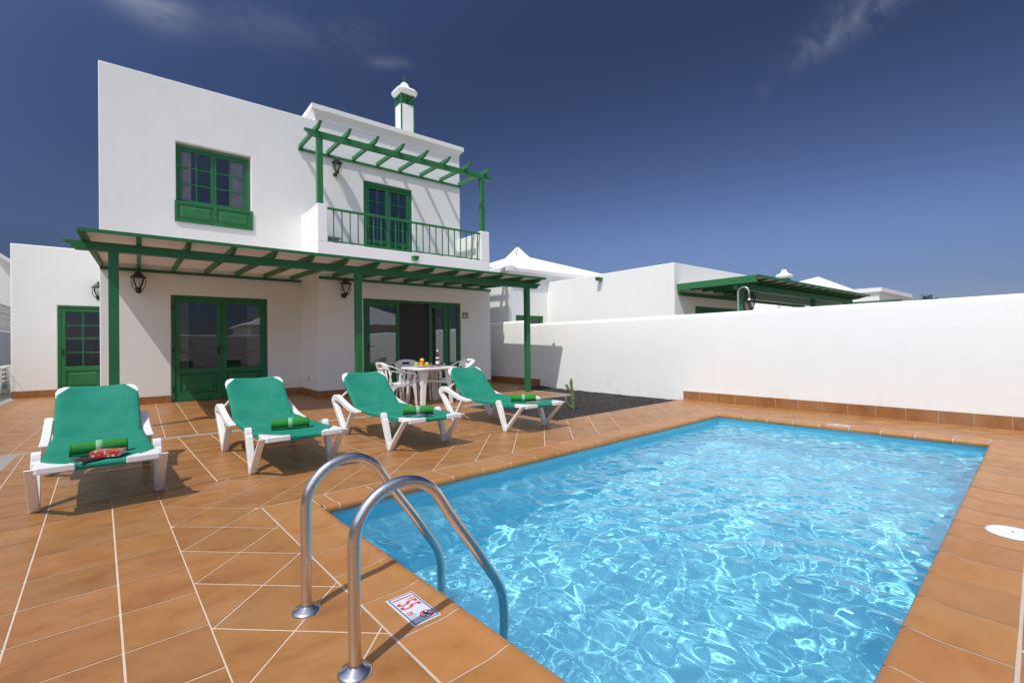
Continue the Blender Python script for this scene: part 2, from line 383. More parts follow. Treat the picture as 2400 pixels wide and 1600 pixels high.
me = bpy.data.meshes.new('water'); me.from_pydata(pts.tolist(), [], F.tolist()); me.polygons.foreach_set('use_smooth', [True] * len(F))
s = NM('pool_water'); s.nt.nodes.remove(s.b); G_ = s.n('BsdfRefraction'); G_.inputs['IOR'].default_value = 1.33; G_.inputs['Roughness'].default_value = 0; G_.inputs['Color'].default_value = (1.36, 1.34, 1.30, 1)
gl_ = s.n('BsdfGlossy'); gl_.inputs['Roughness'].default_value = 0; fz_ = s.n('Fresnel'); fz_.inputs[0].default_value = 1.33; mx_ = s.n('MixShader')
s.l(fz_.outputs[0], mx_.inputs[0]); s.l(G_.outputs[0], mx_.inputs[1]); s.l(gl_.outputs[0], mx_.inputs[2]); s.l(mx_.outputs[0], s.out.inputs[0]); me.materials.append(s.mat)
wo = bpy.data.objects.new('water', me); COL.objects.link(wo); wo.matrix_world = PF; tag(wo, kind='structure'); wo.cycles.is_caustics_caster = True

# ------------------------------------------------------------ coping
def cope_profile():
    return [(0, 0), (.19, 0), (.222, .003), (.25, .009), (.272, .0115), (.288, .009), (.299, .0), (.3045, -.013), (.305, -.028), (.301, -.04), (.288, -.05)]
cb = MB()
def cope_run(p0, p1, joints, inward, flat=False):
    """p0,p1 outer line in uv ; inward unit vector"""
    p0, p1 = Vector(p0), Vector(p1); d = (p1 - p0); ln = d.length; d.normalize(); iv = Vector(inward)
    js = [0] + sorted(j for j in joints if .03 < j < ln - .03) + [ln]; gp = .0045 if inward in ((0, -1), (-1, 0)) else .0034
    for a, b in zip(js[:-1], js[1:]):
        dz = random.uniform(-.0007, .0007)
        rows = []
        for t in (a + gp, b - gp):
            rows.append([W(*(p0 + d * t + iv * s_), z_ + dz) for s_, z_ in cope_profile()])
        cb.grid(rows, 0, True)
    rows = [[W(*(p0 + d * t + iv * max(0, s_ - .002)), z_ - .0018) for s_, z_ in cope_profile()] for t in (0, ln)]
    cb.grid(rows, 1, True)
ou = dict(n=NU - CW, f=FU + CW, l=LV + CW, r=RV - CW)
vj = [-.2 - .311 * k for k in range(-1, 9)]
cope_run((ou['n'], RV), (ou['n'], LV), [v - RV for v in vj if v < 0], (1, 0))
cope_run((ou['f'], RV), (ou['f'], LV), [v - RV for v in vj if v < 0], (-1, 0))
cope_run((NU, ou['l']), (FU, ou['l']), [.094 + .311 * k - NU for k in range(20)], (0, -1))
cope_run((NU, ou['r']), (FU, ou['r']), [.19 + .311 * k - NU for k in range(20)], (0, 1))
for (ua, ub) in ((ou['n'], NU), (FU, ou['f'])):
    for (va, vb) in ((LV, ou['l']), (ou['r'], RV)):
        e = .0035; cb.add([W(ua + e, va + e, 0), W(ub - e, va + e, 0), W(ub - e, vb - e, 0), W(ua + e, vb - e, 0)], [(0, 1, 2, 3)], 0)
        cb.add([W(ua, va, -.0018), W(ub, va, -.0018), W(ub, vb, -.0018), W(ua, vb, -.0018)], [(0, 1, 2, 3)], 1)
tag(cb.build('pool_coping', [COPE, GROUTW], fix=False), kind='structure')

# ------------------------------------------------------------ tiled floors
def clip(poly, hp):
    out = []
    for i in range(len(poly)):
        a, b = poly[i], poly[(i + 1) % len(poly)]
        da, db = hp[0] * a[0] + hp[1] * a[1] - hp[2], hp[0] * b[0] + hp[1] * b[1] - hp[2]
        if da >= 0: out.append(a)
        if (da >= 0) != (db >= 0):
            t = da / (da - db); out.append((a[0] + (b[0] - a[0]) * t, a[1] + (b[1] - a[1]) * t))
    return out
def area(p): return abs(sum(p[i][0] * p[(i + 1) % len(p)][1] - p[(i + 1) % len(p)][0] * p[i][1] for i in range(len(p)))) / 2
def uvhp(axis, sign, val):
    """half plane in world xy from: sign*(u or v) >= sign*val"""
    ca, sa = math.cos(PA), math.sin(PA); ax = (ca, sa) if axis == 'u' else (-sa, ca)
    off = .978 * ax[0] + 3.076 * ax[1]
    return (sign * ax[0], sign * ax[1], sign * (val + off))
def xyhp(axis, sign, val): return (sign, 0, sign * val) if axis == 'x' else (0, sign, sign * val)
def inset_hp(h, d=.003): return (h[0], h[1], h[2] + d)
def tile_region(mb, hps, org, ang, size, bounds, z=0, gap=(.0040, .0040), mt=0, mg=1, jit=.0006):
    ca, sa = math.cos(ang), math.sin(ang); (i0, i1), (j0, j1) = bounds
    ih = [h[:3] if len(h) > 3 else inset_hp(h) for h in hps]
    for i in range(i0, i1):
        for j in range(j0, j1):
            q = []
            for a, b in ((0, 0), (1, 0), (1, 1), (0, 1)):
                x = (i + a) * size + (gap[0] if a == 0 else -gap[0]); y = (j + b) * size + (gap[1] if b == 0 else -gap[1])
                q.append((org[0] + x * ca - y * sa, org[1] + x * sa + y * ca))
            for h in ih:
                q = clip(q, h)
                if len(q) < 3: break
            if len(q) >= 3 and area(q) > 4e-4:
                dz = random.uniform(-jit, 0)
                mb.add([(x, y, z + dz) for x, y in q], [tuple(range(len(q)))], mt)
    big = [(org[0] - 40, org[1] - 40), (org[0] + 40, org[1] - 40), (org[0] + 40, org[1] + 40), (org[0] - 40, org[1] + 40)]
    for h in hps:
        big = clip(big, h)
        if len(big) < 3: return
    mb.add([(x, y, z - .0022) for x, y in big], [tuple(range(len(big)))], mg)
T = .3245
dk = MB()
GU, GV = -1.071, 1.09
JY = 6.93
o1 = W(GU, GV)
st_b = ((-12, 24), (-26, 22))
XL = xyhp('x', 1, -.98); XR = xyhp('x', -1, WALLX); YB = xyhp('y', 1, -3.2)
UBND, VBND = -.812, 1.398
tile_region(dk, [XL, YB, uvhp('u', -1, UBND), uvhp('v', -1, 3.0), uvhp('v', -1, VBND)], o1, PA, T, st_b, gap=(.0042, .0040))
tile_region(dk, [XL, uvhp('v', 1, VBND), uvhp('u', -1, 3.67), xyhp('y', -1, JY)], o1, PA, T, st_b, gap=(.0042, .0040))
od = W(-.806, .936); dg = PA + R(45); db = ((-24, 30), (-30, 24))
NI = lambda h: (h[0], h[1], h[2], 1)          # an edge that is no joint: tiles run on
tile_region(dk, [YB, uvhp('u', 1, UBND), uvhp('u', -1, ou['n']), NI(uvhp('v', -1, ou['l']))], od, dg, T, db)
tile_region(dk, [uvhp('u', 1, UBND), NI(uvhp('v', 1, ou['l'])), uvhp('v', -1, VBND), NI(uvhp('u', -1, 3.67))], od, dg, T, db)
tile_region(dk, [NI(uvhp('u', 1, 3.67)), NI(uvhp('v', 1, ou['l'])), uvhp('v', -1, 1.48), XR], od, dg, T, db)
tile_region(dk, [uvhp('u', 1, ou['f']), NI(uvhp('v', -1, ou['l'])), NI(uvhp('v', 1, ou['r'])), XR], od, dg, T, db)
tile_region(dk, [NI(uvhp('u', 1, ou['n'])), NI(uvhp('v', -1, ou['r'])), XR, YB], od, dg, T, db)
def joint(p0, p1, w0):
    p0, p1 = Vector(p0), Vector(p1); d = (p1 - p0).normalized(); n = Vector((-d.y, d.x)); N_ = 60; A_, B_ = [], []
    for i in range(N_ + 1):
        q = p0 + (p1 - p0) * i / N_; w_ = w0 * (1 + .45 * mnoise.noise(Vector((q.x * 7, q.y * 7, 1)))); A_.append(W(q.x + n.x * w_, q.y + n.y * w_, .0007)); B_.append(W(q.x - n.x * w_, q.y - n.y * w_, .0007))
    dk.grid([A_, B_], 2, False)
joint((ou['n'] - .002, ou['l']), (ou['n'] - .002, -5), .0044); joint((ou['n'], ou['l']), (ou['f'], ou['l']), .0036)
joint((ou['f'], ou['l']), (ou['f'], ou['r']), .0036); joint((ou['n'], ou['r']), (ou['f'], ou['r']), .0055)
# edge skirts of the deck down to the gravel
for a, b in ((W(3.67, 1.48), W(7.3, 1.48)), (W(3.67, 1.48), W(3.67, 4.0))):
    dk.add([(a.x, a.y, -.002), (b.x, b.y, -.002), (b.x, b.y, -.08), (a.x, a.y, -.08)], [(0, 1, 2, 3)], 1)
tag(dk.build('pool_deck', [TILE, GROUT, GROUTW], fix=False), kind='structure')
tr = MB()
XT = 7.11
tile_region(tr, [xyhp('x', 1, -2.1), xyhp('x', -1, XT), xyhp('y', 1, JY + .1), xyhp('y', -1, 14.91)], (.243, 7.20), 0, .3262, ((-9, 26), (-2, 26)))
tile_region(tr, [xyhp('x', 1, XT), XR, xyhp('y', 1, 9.1), xyhp('y', -1, 14.91)], (.243, 7.20), 0, .3262, ((20, 26), (-2, 26)))
tag(tr.build('terrace_floor', [TILE, GROUT], fix=False), kind='structure')
kb = MB()
kb.box(-2.6, XT + .07, JY, JY + .1, -.09, .001)
kb.box(XT, XT + .07, JY + .1, 9.03, -.09, .001)
kb.box(XT, WALLX, 9.03, 9.1, -.09, .001)
tag(kb.build('concrete_edging', CONC, bevel=.006), kind='structure')
pt = MB(); pt.box(-4.6, -.98, -3.2, JY, -.09, -.004); pt.box(-4.6, -2.1, JY + .1, 26, -.09, -.004)
tag(pt.build('path', CONC, fix=False), kind='structure')

# ------------------------------------------------------------ gravel bed
s = NM('black_gravel'); co = s.coord(); vo = s.n('TexVoronoi'); s.l(co, vo.inputs[0]); vo.inputs['Scale'].default_value = 95
c = s.ramp(vo.outputs['Color'], [(.0, (.026, .024, .023)), (.8, (.062, .057, .053)), (1, (.13, .12, .11))])
c = s.mix(s.ramp(s.noise(co, 1.4, 4), [(.45, (0, 0, 0)), (.75, (.5, .5, .5))]), c, (.085, .072, .062))
GRAV = s.set(c, .95, s.bump(vo.outputs['Distance'], .008, 1.0), spec=.15)
GRP = m_plain('pale_pebble', (.45, .40, .36), .8)
gb = MB(); rows = []
def inb(x, y):
    p = PFI @ Vector((x, y, 0))
    if y > 9.03: return False
    if y > 6.93 and x < XT + .07: return False
    return p.x > 3.67 and p.y > 1.48 and x < WALLX
def gh(x, y):
    h = -.028 + .010 * mnoise.noise(Vector((x * 3, y * 3, 0))) + .006 * mnoise.noise(Vector((x * 11, y * 11, 5)))
    h += .05 * math.exp(-((x - 7.85)**2 / .05 + (y - 8.75)**2 / .12))
    return h
nx, ny = 90, 110
for i in range(nx + 1):
    rows.append([(4.4 + (WALLX - 4.4) * i / nx, 4.6 + 4.5 * j / ny, gh(4.4 + (WALLX - 4.4) * i / nx, 4.6 + 4.5 * j / ny)) for j in range(ny + 1)])
vs = [p for r in rows for p in r]; fs = []
for i in range(nx):
    for j in range(ny):
        x, y = 4.4 + (WALLX - 4.4) * (i + .5) / nx, 4.6 + 4.5 * (j + .5) / ny
        if inb(x + .03, y - .03) or inb(x - .03, y + .03) or inb(x + .03, y + .03): fs.append((i * (ny + 1) + j, (i + 1) * (ny + 1) + j, (i + 1) * (ny + 1) + j + 1, i * (ny + 1) + j + 1))
gb.add(vs, fs, 0, True)
def stone(mb, x, y, z, r, m):
    vs = [Vector((x, y, z)) + Vector((random.uniform(-1, 1), random.uniform(-1, 1), random.uniform(-.6, .8))).normalized() * r * random.uniform(.7, 1.1) for _ in range(4)]
    mb.add(vs, [(0, 1, 2), (0, 2, 3), (0, 3, 1), (1, 3, 2)], m)
for _ in range(14000):
    x, y = random.uniform(4.5, WALLX), random.uniform(4.8, 9.03)
    if inb(x, y): stone(gb, x, y, gh(x, y) + .003, random.uniform(.004, .011), 0)
for _ in range(60):
    x, y = random.uniform(4.5, WALLX), random.uniform(4.8, 9.03)
    if inb(x, y): stone(gb, x, y, gh(x, y) + .004, random.uniform(.007, .014), 1)
tag(gb.build('gravel', [GRAV, GRP], fix=False), 'bed of fine black volcanic gravel between the deck and the white wall', 'gravel', kind='stuff')
CHUNK = 1

# ============================================================ architecture helpers
def hole_wall(mb, x0, x1, z0, z1, holes, y, th, m=0):
    """wall slab facing -y with rectangular openings"""
    xs = sorted({x0, x1} | {h[0] for h in holes} | {h[1] for h in holes}); zs = sorted({z0, z1} | {h[2] for h in holes} | {h[3] for h in holes})
    def solid(i, j):
        if i < 0 or j < 0 or i >= len(xs) - 1 or j >= len(zs) - 1: return False
        cx, cz = (xs[i] + xs[i + 1]) / 2, (zs[j] + zs[j + 1]) / 2
        return not any(h[0] < cx < h[1] and h[2] < cz < h[3] for h in holes)
    for i in range(len(xs) - 1):
        for j in range(len(zs) - 1):
            if not solid(i, j): continue
            a, b, c, d = xs[i], xs[i + 1], zs[j], zs[j + 1]
            mb.add([(a, y, c), (b, y, c), (b, y, d), (a, y, d)], [(0, 1, 2, 3)], m)
            mb.add([(a, y + th, c), (b, y + th, c), (b, y + th, d), (a, y + th, d)], [(3, 2, 1, 0)], m)
            for (di, dj, q) in ((-1, 0, [(a, c), (a, d)]), (1, 0, [(b, c), (b, d)]), (0, -1, [(a, c), (b, c)]), (0, 1, [(a, d), (b, d)])):
                if not solid(i + di, j + dj):
                    (p, r), (t, w) = q
                    mb.add([(p, y, r), (t, y, w), (t, y + th, w), (p, y + th, r)], [(0, 1, 2, 3)], m)
def skirting(parent, p0, p1, h=.145, nrm=(0, -1), th=.011, seg=.325, start=0.0, z=0):
    p0, p1 = Vector(p0), Vector(p1); d = p1 - p0; ln = d.length; d.normalize(); n = Vector(nrm); mb = MB()
    js = [0]; t = start if start > 0 else seg
    while t < ln - .03: js.append(t); t += seg
    js.append(ln)
    up = Vector((0, 0, 1)); d3 = Vector((d.x, d.y, 0)); n3 = Vector((n.x, n.y, 0)); b3 = Vector((p0.x, p0.y, z))
    for a, b in zip(js[:-1], js[1:]):
        q = [b3 + d3 * (a + .0025), b3 + d3 * (b - .0025)]; q = [q[0], q[1], q[1] + up * h, q[0] + up * h]
        mb.prism([p + n3 * .001 for p in q], n3 * th, 0)
    q = [b3, b3 + d3 * ln]; q = [q[0], q[1], q[1] + up * (h - .002), q[0] + up * (h - .002)]
    mb.prism([p + n3 * .0005 for p in q], n3 * (th - .002), 1)
    return mb.build('skirting', [SKIRT, GROUTW], parent)
def raised_panel(mb, x0, x1, z0, z1, y):
    """fielded timber panel facing -y"""
    for k, (ins, dy) in enumerate(((0, .0), (.022, .008), (.030, .0))):
        pass
    prof = [(0, 0), (.006, -.010), (.016, -.010), (.024, .004), (.045, .004), (.075, -.010)]
    rows = []
    for ins, dy in prof:
        rows.append([(x0 + ins, y + dy, z0 + ins), (x1 - ins, y + dy, z0 + ins), (x1 - ins, y + dy, z1 - ins), (x0 + ins, y + dy, z1 - ins)])
    mb.grid(rows, 0, False, closed=True); mb.add(rows[-1], [(0, 1, 2, 3)], 0)
def leaf(parent, x0, x1, z0, z1, y, gz0, gx, cols, rows, panel=True, front_bars=False, th=.045, handle=None, curtain=None, glass=None):
    """a glazed timber leaf facing -y; gx = stile width, gz0 = bottom of the glass"""
    mb = MB(); rail = gx
    mb.box(x0, x0 + gx, y, y + th, z0, z1); mb.box(x1 - gx, x1, y, y + th, z0, z1)
    mb.box(x0 + gx, x1 - gx, y + .001, y + th - .001, z1 - rail, z1)
    if panel:
        mb.box(x0 + gx, x1 - gx, y + .001, y + th - .001, gz0 - .10, gz0); mb.box(x0 + gx, x1 - gx, y + .001, y + th - .001, z0, z0 + .16)
        mb.box(x0 + gx, x1 - gx, y + .022, y + th - .004, z0 + .16, gz0 - .10)
    else:
        mb.box(x0 + gx, x1 - gx, y + .001, y + th - .001, z0, gz0)
    lf = mb.build('leaf', GREEN, parent, bevel=.004)
    if panel:
        p = MB(); raised_panel(p, x0 + gx + .004, x1 - gx - .004, z0 + .165, gz0 - .105, y + .012); p.build('panel', GREEN, parent, fix=False)
    g = MB(); g.box(x0 + gx - .004, x1 - gx + .004, y + .020, y + .026, gz0 - .004, z1 - rail + .004); g.build('pane', glass or PANE, parent)
    b = MB(); yy = (y + .008, y + .019) if front_bars else (y + .028, y + .036); w = .011
    for i in range(1, cols):
        xm = x0 + gx + (x1 - x0 - 2 * gx) * i / cols; b.box(xm - w, xm + w, yy[0], yy[1], gz0, z1 - rail)
    for j in range(1, rows):
        zm = gz0 + (z1 - rail - gz0) * j / rows; b.box(x0 + gx, x1 - gx, yy[0] + .001, yy[1] - .001, zm - w, zm + w)
    if cols > 1 or rows > 1: b.build('glazing_bars', GREEN, parent)
    if handle is not None:
        hx, hz, sgn = handle; h = MB(); h.box(hx - .018, hx + .018, y - .008, y, hz - .11, hz + .05)
        h.tube([(hx, y - .008, hz), (hx, y - .05, hz), (hx + sgn * .02, y - .055, hz), (hx + sgn * .12, y - .055, hz - .003)], .009, 8)
        h.build('handle', BLACKM, parent, bevel=.003)
    return lf
def frame(name, parent, x0, x1, z0, z1, y, w=.05, th=.09, bottom=False):
    mb = MB(); mb.box(x0, x0 + w, y, y + th, z0, z1); mb.box(x1 - w, x1, y, y + th, z0, z1); mb.box(x0 + w, x1 - w, y + .001, y + th - .001, z1 - w, z1)
    if bottom: mb.box(x0 + w, x1 - w, y + .001, y + th - .001, z0, z0 + w)
    return mb.build(name, GREEN, parent, bevel=.004)
def curtain(parent, x0, x1, z0, z1, y):
    rows = []
    for z in (z0, (z0 + z1) / 2, z1):
        rows.append([(x0 + (x1 - x0) * i / 60, y + .028 * math.sin(i * .85 + .6 * math.sin(i * .31)) + .01 * math.sin(i * 2.3 + z), z) for i in range(61)])
    m = MB(); m.grid(rows, 0, True); return m.build('curtain', CURT, parent, fix=False)
def shaped_beam(mb, x0, x1, y0, y1, z0, z1, m=0):
    h = z1 - z0; e = .125
    pts = [(x0, z1), (x0 + .012, z1 - .2 * h), (x0 + e * .35, z1 - .38 * h), (x0 + e * .62, z1 - .5 * h), (x0 + e * .7, z1 - .78 * h), (x0 + e, z0),
           (x1 - e, z0), (x1 - e * .7, z1 - .78 * h), (x1 - e * .62, z1 - .5 * h), (x1 - e * .35, z1 - .38 * h), (x1 - .012, z1 - .2 * h), (x1, z1)]
    mb.prism([(x, y0, z) for x, z in pts], (0, y1 - y0, 0), m)

# ============================================================ the white house
house = empty('white_house', (3.4, 11.44, 0)); house.location = (0, 0, 0)
tag(house, 'two storey white villa with green doors, balcony and chimney, behind the four loungers', 'house')
FY, RY = 11.44, 10.16
w = MB()
DD = (.50, 2.225, -.0, 2.135); WI = (.598, 1.925, 3.995, 5.216); BD = (4.43, 5.755, 3.22, 5.23); SD = (3.90, 6.44, -.0, 2.135)
hole_wall(w, -.56, 7.27, -.08, 6.41, [(DD[0], DD[1], -.08, DD[3]), WI, BD], FY, .26)
w.build('wall', WHITE, house, bevel=.018, segs=3)
w = MB()
w.box(-.56, -.34, FY + .26, 18, -.08, 6.41); w.build('wall', WHITE, house, bevel=.018)
w = MB(); w.box(7.05, 7.27, FY + .26, 18, -.08, 6.41); w.build('wall', WHITE, house, bevel=.018)
w = MB(); w.box(-.34, 7.05, 17.8, 18, -.08, 6.41); w.build('wall', WHITE, house)
w = MB(); hole_wall(w, 2.935, 7.38, -.08, 3.285, [(SD[0], SD[1], -.08, SD[3])], RY, .22); w.build('wall', WHITE, house, bevel=.014, segs=3)
w = MB(); w.box(2.937, 3.14, RY + .22, FY, -.08, 3.285); w.build('wall', WHITE, house); w = MB(); w.box(7.17, 7.378, RY + .22, FY + .9, -.08, 3.285); w.build('wall', WHITE, house)
# floors and roofs
w = MB(); w.box(-.34, 7.05, FY + .26, 17.8, 5.95, 6.2); w.build('roof', ROOFWHITE, house)
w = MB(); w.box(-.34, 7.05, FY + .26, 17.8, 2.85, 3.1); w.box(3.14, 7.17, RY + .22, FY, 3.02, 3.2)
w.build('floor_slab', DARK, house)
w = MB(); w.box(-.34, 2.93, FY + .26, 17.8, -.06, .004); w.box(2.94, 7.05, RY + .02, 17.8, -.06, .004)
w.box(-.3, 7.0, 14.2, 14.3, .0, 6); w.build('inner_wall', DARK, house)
# balcony parapets
w = MB(); w.box(2.937, 3.15, RY + .001, RY + .24, 3.285, 4.09); w.box(2.938, 3.14, RY + .24, FY, 3.285, 4.085)
w.build('balcony_parapet', WHITE, house, bevel=.02, segs=3); w = MB()
w.box(7.104, 7.379, RY + .001, RY + .24, 3.285, 4.09); w.box(7.17, 7.378, RY + .24, FY + .3, 3.285, 4.085)
w.build('balcony_parapet', WHITE, house, bevel=.02, segs=3)
# raised block and cornice
w = MB(); w.box(3.27, 7.268, FY + .002, 15.5, 6.41, 6.60)
w.build('parapet_block', WHITE, house, bevel=.01)
def sq_ring(mb, prof, x0, x1, y0, y1):
    rows = [[(x0 - o, y0 - o, z), (x1 + o, y0 - o, z), (x1 + o, y1 + o, z), (x0 - o, y1 + o, z)] for o, z in prof]
    mb.grid(rows, 0, False, closed=True)
c_ = MB(); sq_ring(c_, [(.0, 6.53), (.02, 6.56), (.065, 6.615), (.075, 6.635), (.095, 6.64), (.095, 6.755), (.07, 6.762), (-.1, 6.762)], 3.27, 7.268, FY + .002, 15.5)
c_.add([(3.37, FY + .1, 6.762), (7.17, FY + .1, 6.762), (7.17, 15.4, 6.762), (3.37, 15.4, 6.762)], [(0, 1, 2, 3)], 0)
c_.build('cornice', WHITE, house, fix=False)
# skirting
skirting(house, (-.55, FY), (DD[0], FY)); skirting(house, (DD[1], FY), (2.93, FY), start=.2); skirting(house, (2.935, FY), (2.935, RY - .012), nrm=(-1, 0), seg=.325)
skirting(house, (2.925, RY), (SD[0], RY)); skirting(house, (SD[1], RY), (7.38, RY)); skirting(house, (7.378, RY - .012), (7.378, FY + .9), nrm=(1, 0))
# double door
dd = frame('door', house, DD[0], DD[1], -.01, DD[3], FY + .012, .055)
leaf(dd, DD[0] + .055, 1.362, .005, DD[3] - .055, FY + .03, .66, .085, 2, 4, handle=(1.31, 1.06, -1))
leaf(dd, 1.368, DD[1] - .055, .005, DD[3] - .055, FY + .03, .66, .085, 2, 4)
for z in (.22, 1.0, 1.82): h = MB(); h.box(DD[0] + .02, DD[0] + .045, FY + .004, FY + .014, z, z + .09); h.build('hinge', BLACKM, dd)
curtain(dd, 1.85, 2.16, .1, 2.08, FY + .16); curtain(dd, .58, .80, .1, 2.08, FY + .18)
# balcony door
bd = frame('door', house, BD[0], BD[1], BD[2], BD[3], FY + .02, .08)
leaf(bd, BD[0] + .08, 5.088, BD[2] + .01, BD[3] - .08, FY + .035, 3.78, .07, 2, 4, front_bars=True)
leaf(bd, 5.094, BD[1] - .08, BD[2] + .01, BD[3] - .08, FY + .035, 3.78, .07, 2, 4, front_bars=True)
# upper window
wi = frame('window', house, WI[0] + .005, WI[1] - .036, WI[2], WI[3] - .05, FY + .075, .042, bottom=True)
leaf(wi, WI[0] + .047, 1.243, WI[2] + .045, WI[3] - .092, FY + .09, WI[2] + .09, .05, 2, 3, panel=False, front_bars=True, glass=PANEU)
leaf(wi, 1.247, WI[1] - .078, WI[2] + .045, WI[3] - .092, FY + .09, WI[2] + .09, .05, 2, 3, panel=False, front_bars=True, glass=PANEU)
q = MB(); q.box(WI[0] + .002, WI[1] - .002, FY + .17, FY + .2, WI[3] - .052, WI[3] - .002); q.box(WI[1] - .038, WI[1] - .002, FY + .17, FY + .2, WI[2], WI[3] - .05); q.build('reveal', WHITE, wi)
curtain(wi, .63, .86, WI[2] + .05, 5.16, FY + .165); curtain(wi, 1.53, 1.84, WI[2] + .05, 5.16, FY + .165)
pn = MB(); y0 = FY - .028
pn.box(.571, .615, y0, FY - .001, 3.608, 4.02); pn.box(1.905, 1.953, y0, FY - .001, 3.608, 4.02); pn.box(.615, 1.905, y0 + .001, FY - .001, 3.975, 4.018); pn.box(.615, 1.905, y0 - .003, FY - .001, 3.606, 3.652)
pn.box(1.238, 1.282, y0 + .002, FY - .001, 3.652, 3.975); pn.box(.6, 1.92, FY - .006, FY - .001, 3.65, 3.98)
pn.build('apron', GREENW, wi, bevel=.004)
pn = MB(); raised_panel(pn, .618, 1.235, 3.656, 3.972, y0 + .015); raised_panel(pn, 1.285, 1.902, 3.656, 3.972, y0 + .015); pn.build('panel', GREENW, wi, fix=False)
# patio door with the screen in its middle opening
sd = frame('door', house, SD[0], SD[1], -.01, SD[3], RY + .012, .062, .12)
leaf(sd, 3.975, 4.765, .005, SD[3] - .062, RY + .02, .645, .08, 2, 4, handle=(4.015, 1.07, 1))
leaf(sd, 5.56, 6.055, .005, SD[3] - .062, RY + .05, .61, .08, 1, 1)
leaf(sd, 6.105, 6.375, .005, SD[3] - .062, RY + .03, .64, .035, 1, 1)
q = MB(); q.box(4.766, 5.559, RY + .09, RY + .098, .005, SD[3] - .062); q.build('insect_screen', SCREEN, sd)
q = MB(); q.box(3.963, 3.973, RY + .03, RY + .07, .005, 2.06); q.build('mullion', GREEN, sd); q = MB(); q.box(6.057, 6.103, RY + .05, RY + .12, .005, 2.06); q.build('mullion', GREEN, sd)
# balcony drain spout
q = MB(); q.prism([(5.085, RY, 3.10), (5.205, RY, 3.10), (5.205, RY, 3.17), (5.085, RY, 3.17)], (0, -.14, 0)); q.box(5.075, 5.215, RY - .17, RY, 3.171, 3.185); q.build('drain_spout', GREENW, house)
q = MB(); q.box(2.902, 2.925, 10.85, 10.93, .33, .43); q.build('socket', PLASTIC2, house, bevel=.004)
# railing
rl = MB(); rl.box(3.152, 7.103, RY + .02, RY + .075, 3.995, 4.04); rl.box(3.152, 7.103, RY + .03, RY + .065, 3.318, 3.342); rail = rl.build('balcony_railing', GREENW, house, bevel=.004)
nb_ = 22
for k in range(nb_):
    x = 3.285 + (7.02 - 3.285) * k / (nb_ - 1); b = MB(); low = 3.27 if k in (0, 15, 21) else 3.33
    b.box(x - .010, x + .010, RY + .037, RY + .057, low, 4.0); b.build('baluster', GREENW, rail)

# chimney
def chimney(x, y, zb, z1, wd, parent, name='chimney', k=1.0):
    h = wd / 2; m = MB(); m.box(x - h, x + h, y - h, y + h, zb, z1); ch = m.build(name, WHITE, parent)
    g = MB(); t = .035 * k; lat = .30 * k; zt = z1 + lat
    for sx in (-1, 1):
        for sy_ in (-1, 1):
            cx, cyy = x + sx * (h - t / 2 + .006), y + sy_ * (h - t / 2 + .006); g.box(cx - t / 2, cx + t / 2, cyy - t / 2, cyy + t / 2, zb, zt)
    for (a, b) in ((-1, 0), (1, 0), (0, -1), (0, 1)):
        for zz in (z1 + .012 * k, zt - .02 * k):
            if a: g.box(x + a * h - .02 * k * (a > 0), x + a * h + .02 * k * (a < 0), y - h, y + h, zz, zz + .03 * k)
            else: g.box(x - h, x + h, y + b * h - .02 * k * (b > 0), y + b * h + .02 * k * (b < 0), zz, zz + .03 * k)
        for (s0, s1) in ((-1, 0), (0, 1)):
            for (q0, q1) in ((z1, zt), (zt, z1)):
                if a: p0, p1 = (x + a * (h - .01), y + s0 * h, q0), (x + a * (h - .01), y + s1 * h, q1)
                else: p0, p1 = (x + s0 * h, y + b * (h - .01), q0), (x + s1 * h, y + b * (h - .01), q1)
                g.bar(p0, p1, .02 * k, .02 * k, up=(a, b, 0))
    g.box(x - h * .9, x + h * .9, y - h * .9, y + h * .9, zt - .002, zt + .02)
    g.build('lattice', GREENW, ch)
    c = MB(); rows = []
    for r, z in ((.21, -.0), (.285, .035), (.325, .085), (.322, .13), (.275, .185), (.20, .23), (.145, .27), (.12, .33), (.095, .39), (.055, .43), (.004, .44)):
        row = []; ex = 5 if z < .2 else 3.2
        for i in range(40):
            t_ = 2 * math.pi * i / 40; cc, ss = math.cos(t_), math.sin(t_)
            rr = (abs(cc)**ex + abs(ss)**ex)**(-1 / ex); row.append((x + r * k * rr * cc, y + r * k * rr * ss, zt + z * k))
        rows.append(row)
    c.grid(rows, 0, True, closed=True); c.build('cap', WHITE, ch, fix=False)
    f = MB(); f.tube([(x, y, zt + .43 * k), (x, y, zt + .52 * k), (x, y, zt + .62 * k)], [.016 * k, .011 * k, .004 * k], 8); f.lathe([(0, -.03 * k), (.03 * k, 0), (0, .03 * k)], (x, y, zt + .49 * k), 8)
    f.build('finial', GREENW, ch)
    f = MB(); f.bar((x - h * 1.36, y - h * 1.36, zt + .02 * k), (x - h * 1.3, y - h * 1.3, zt + .13 * k), .012 * k, .012 * k); f.build('edge_strip', GREENW, ch)
    return ch
chimney(6.28, 12.91, 6.2, 8.22, .42, house)

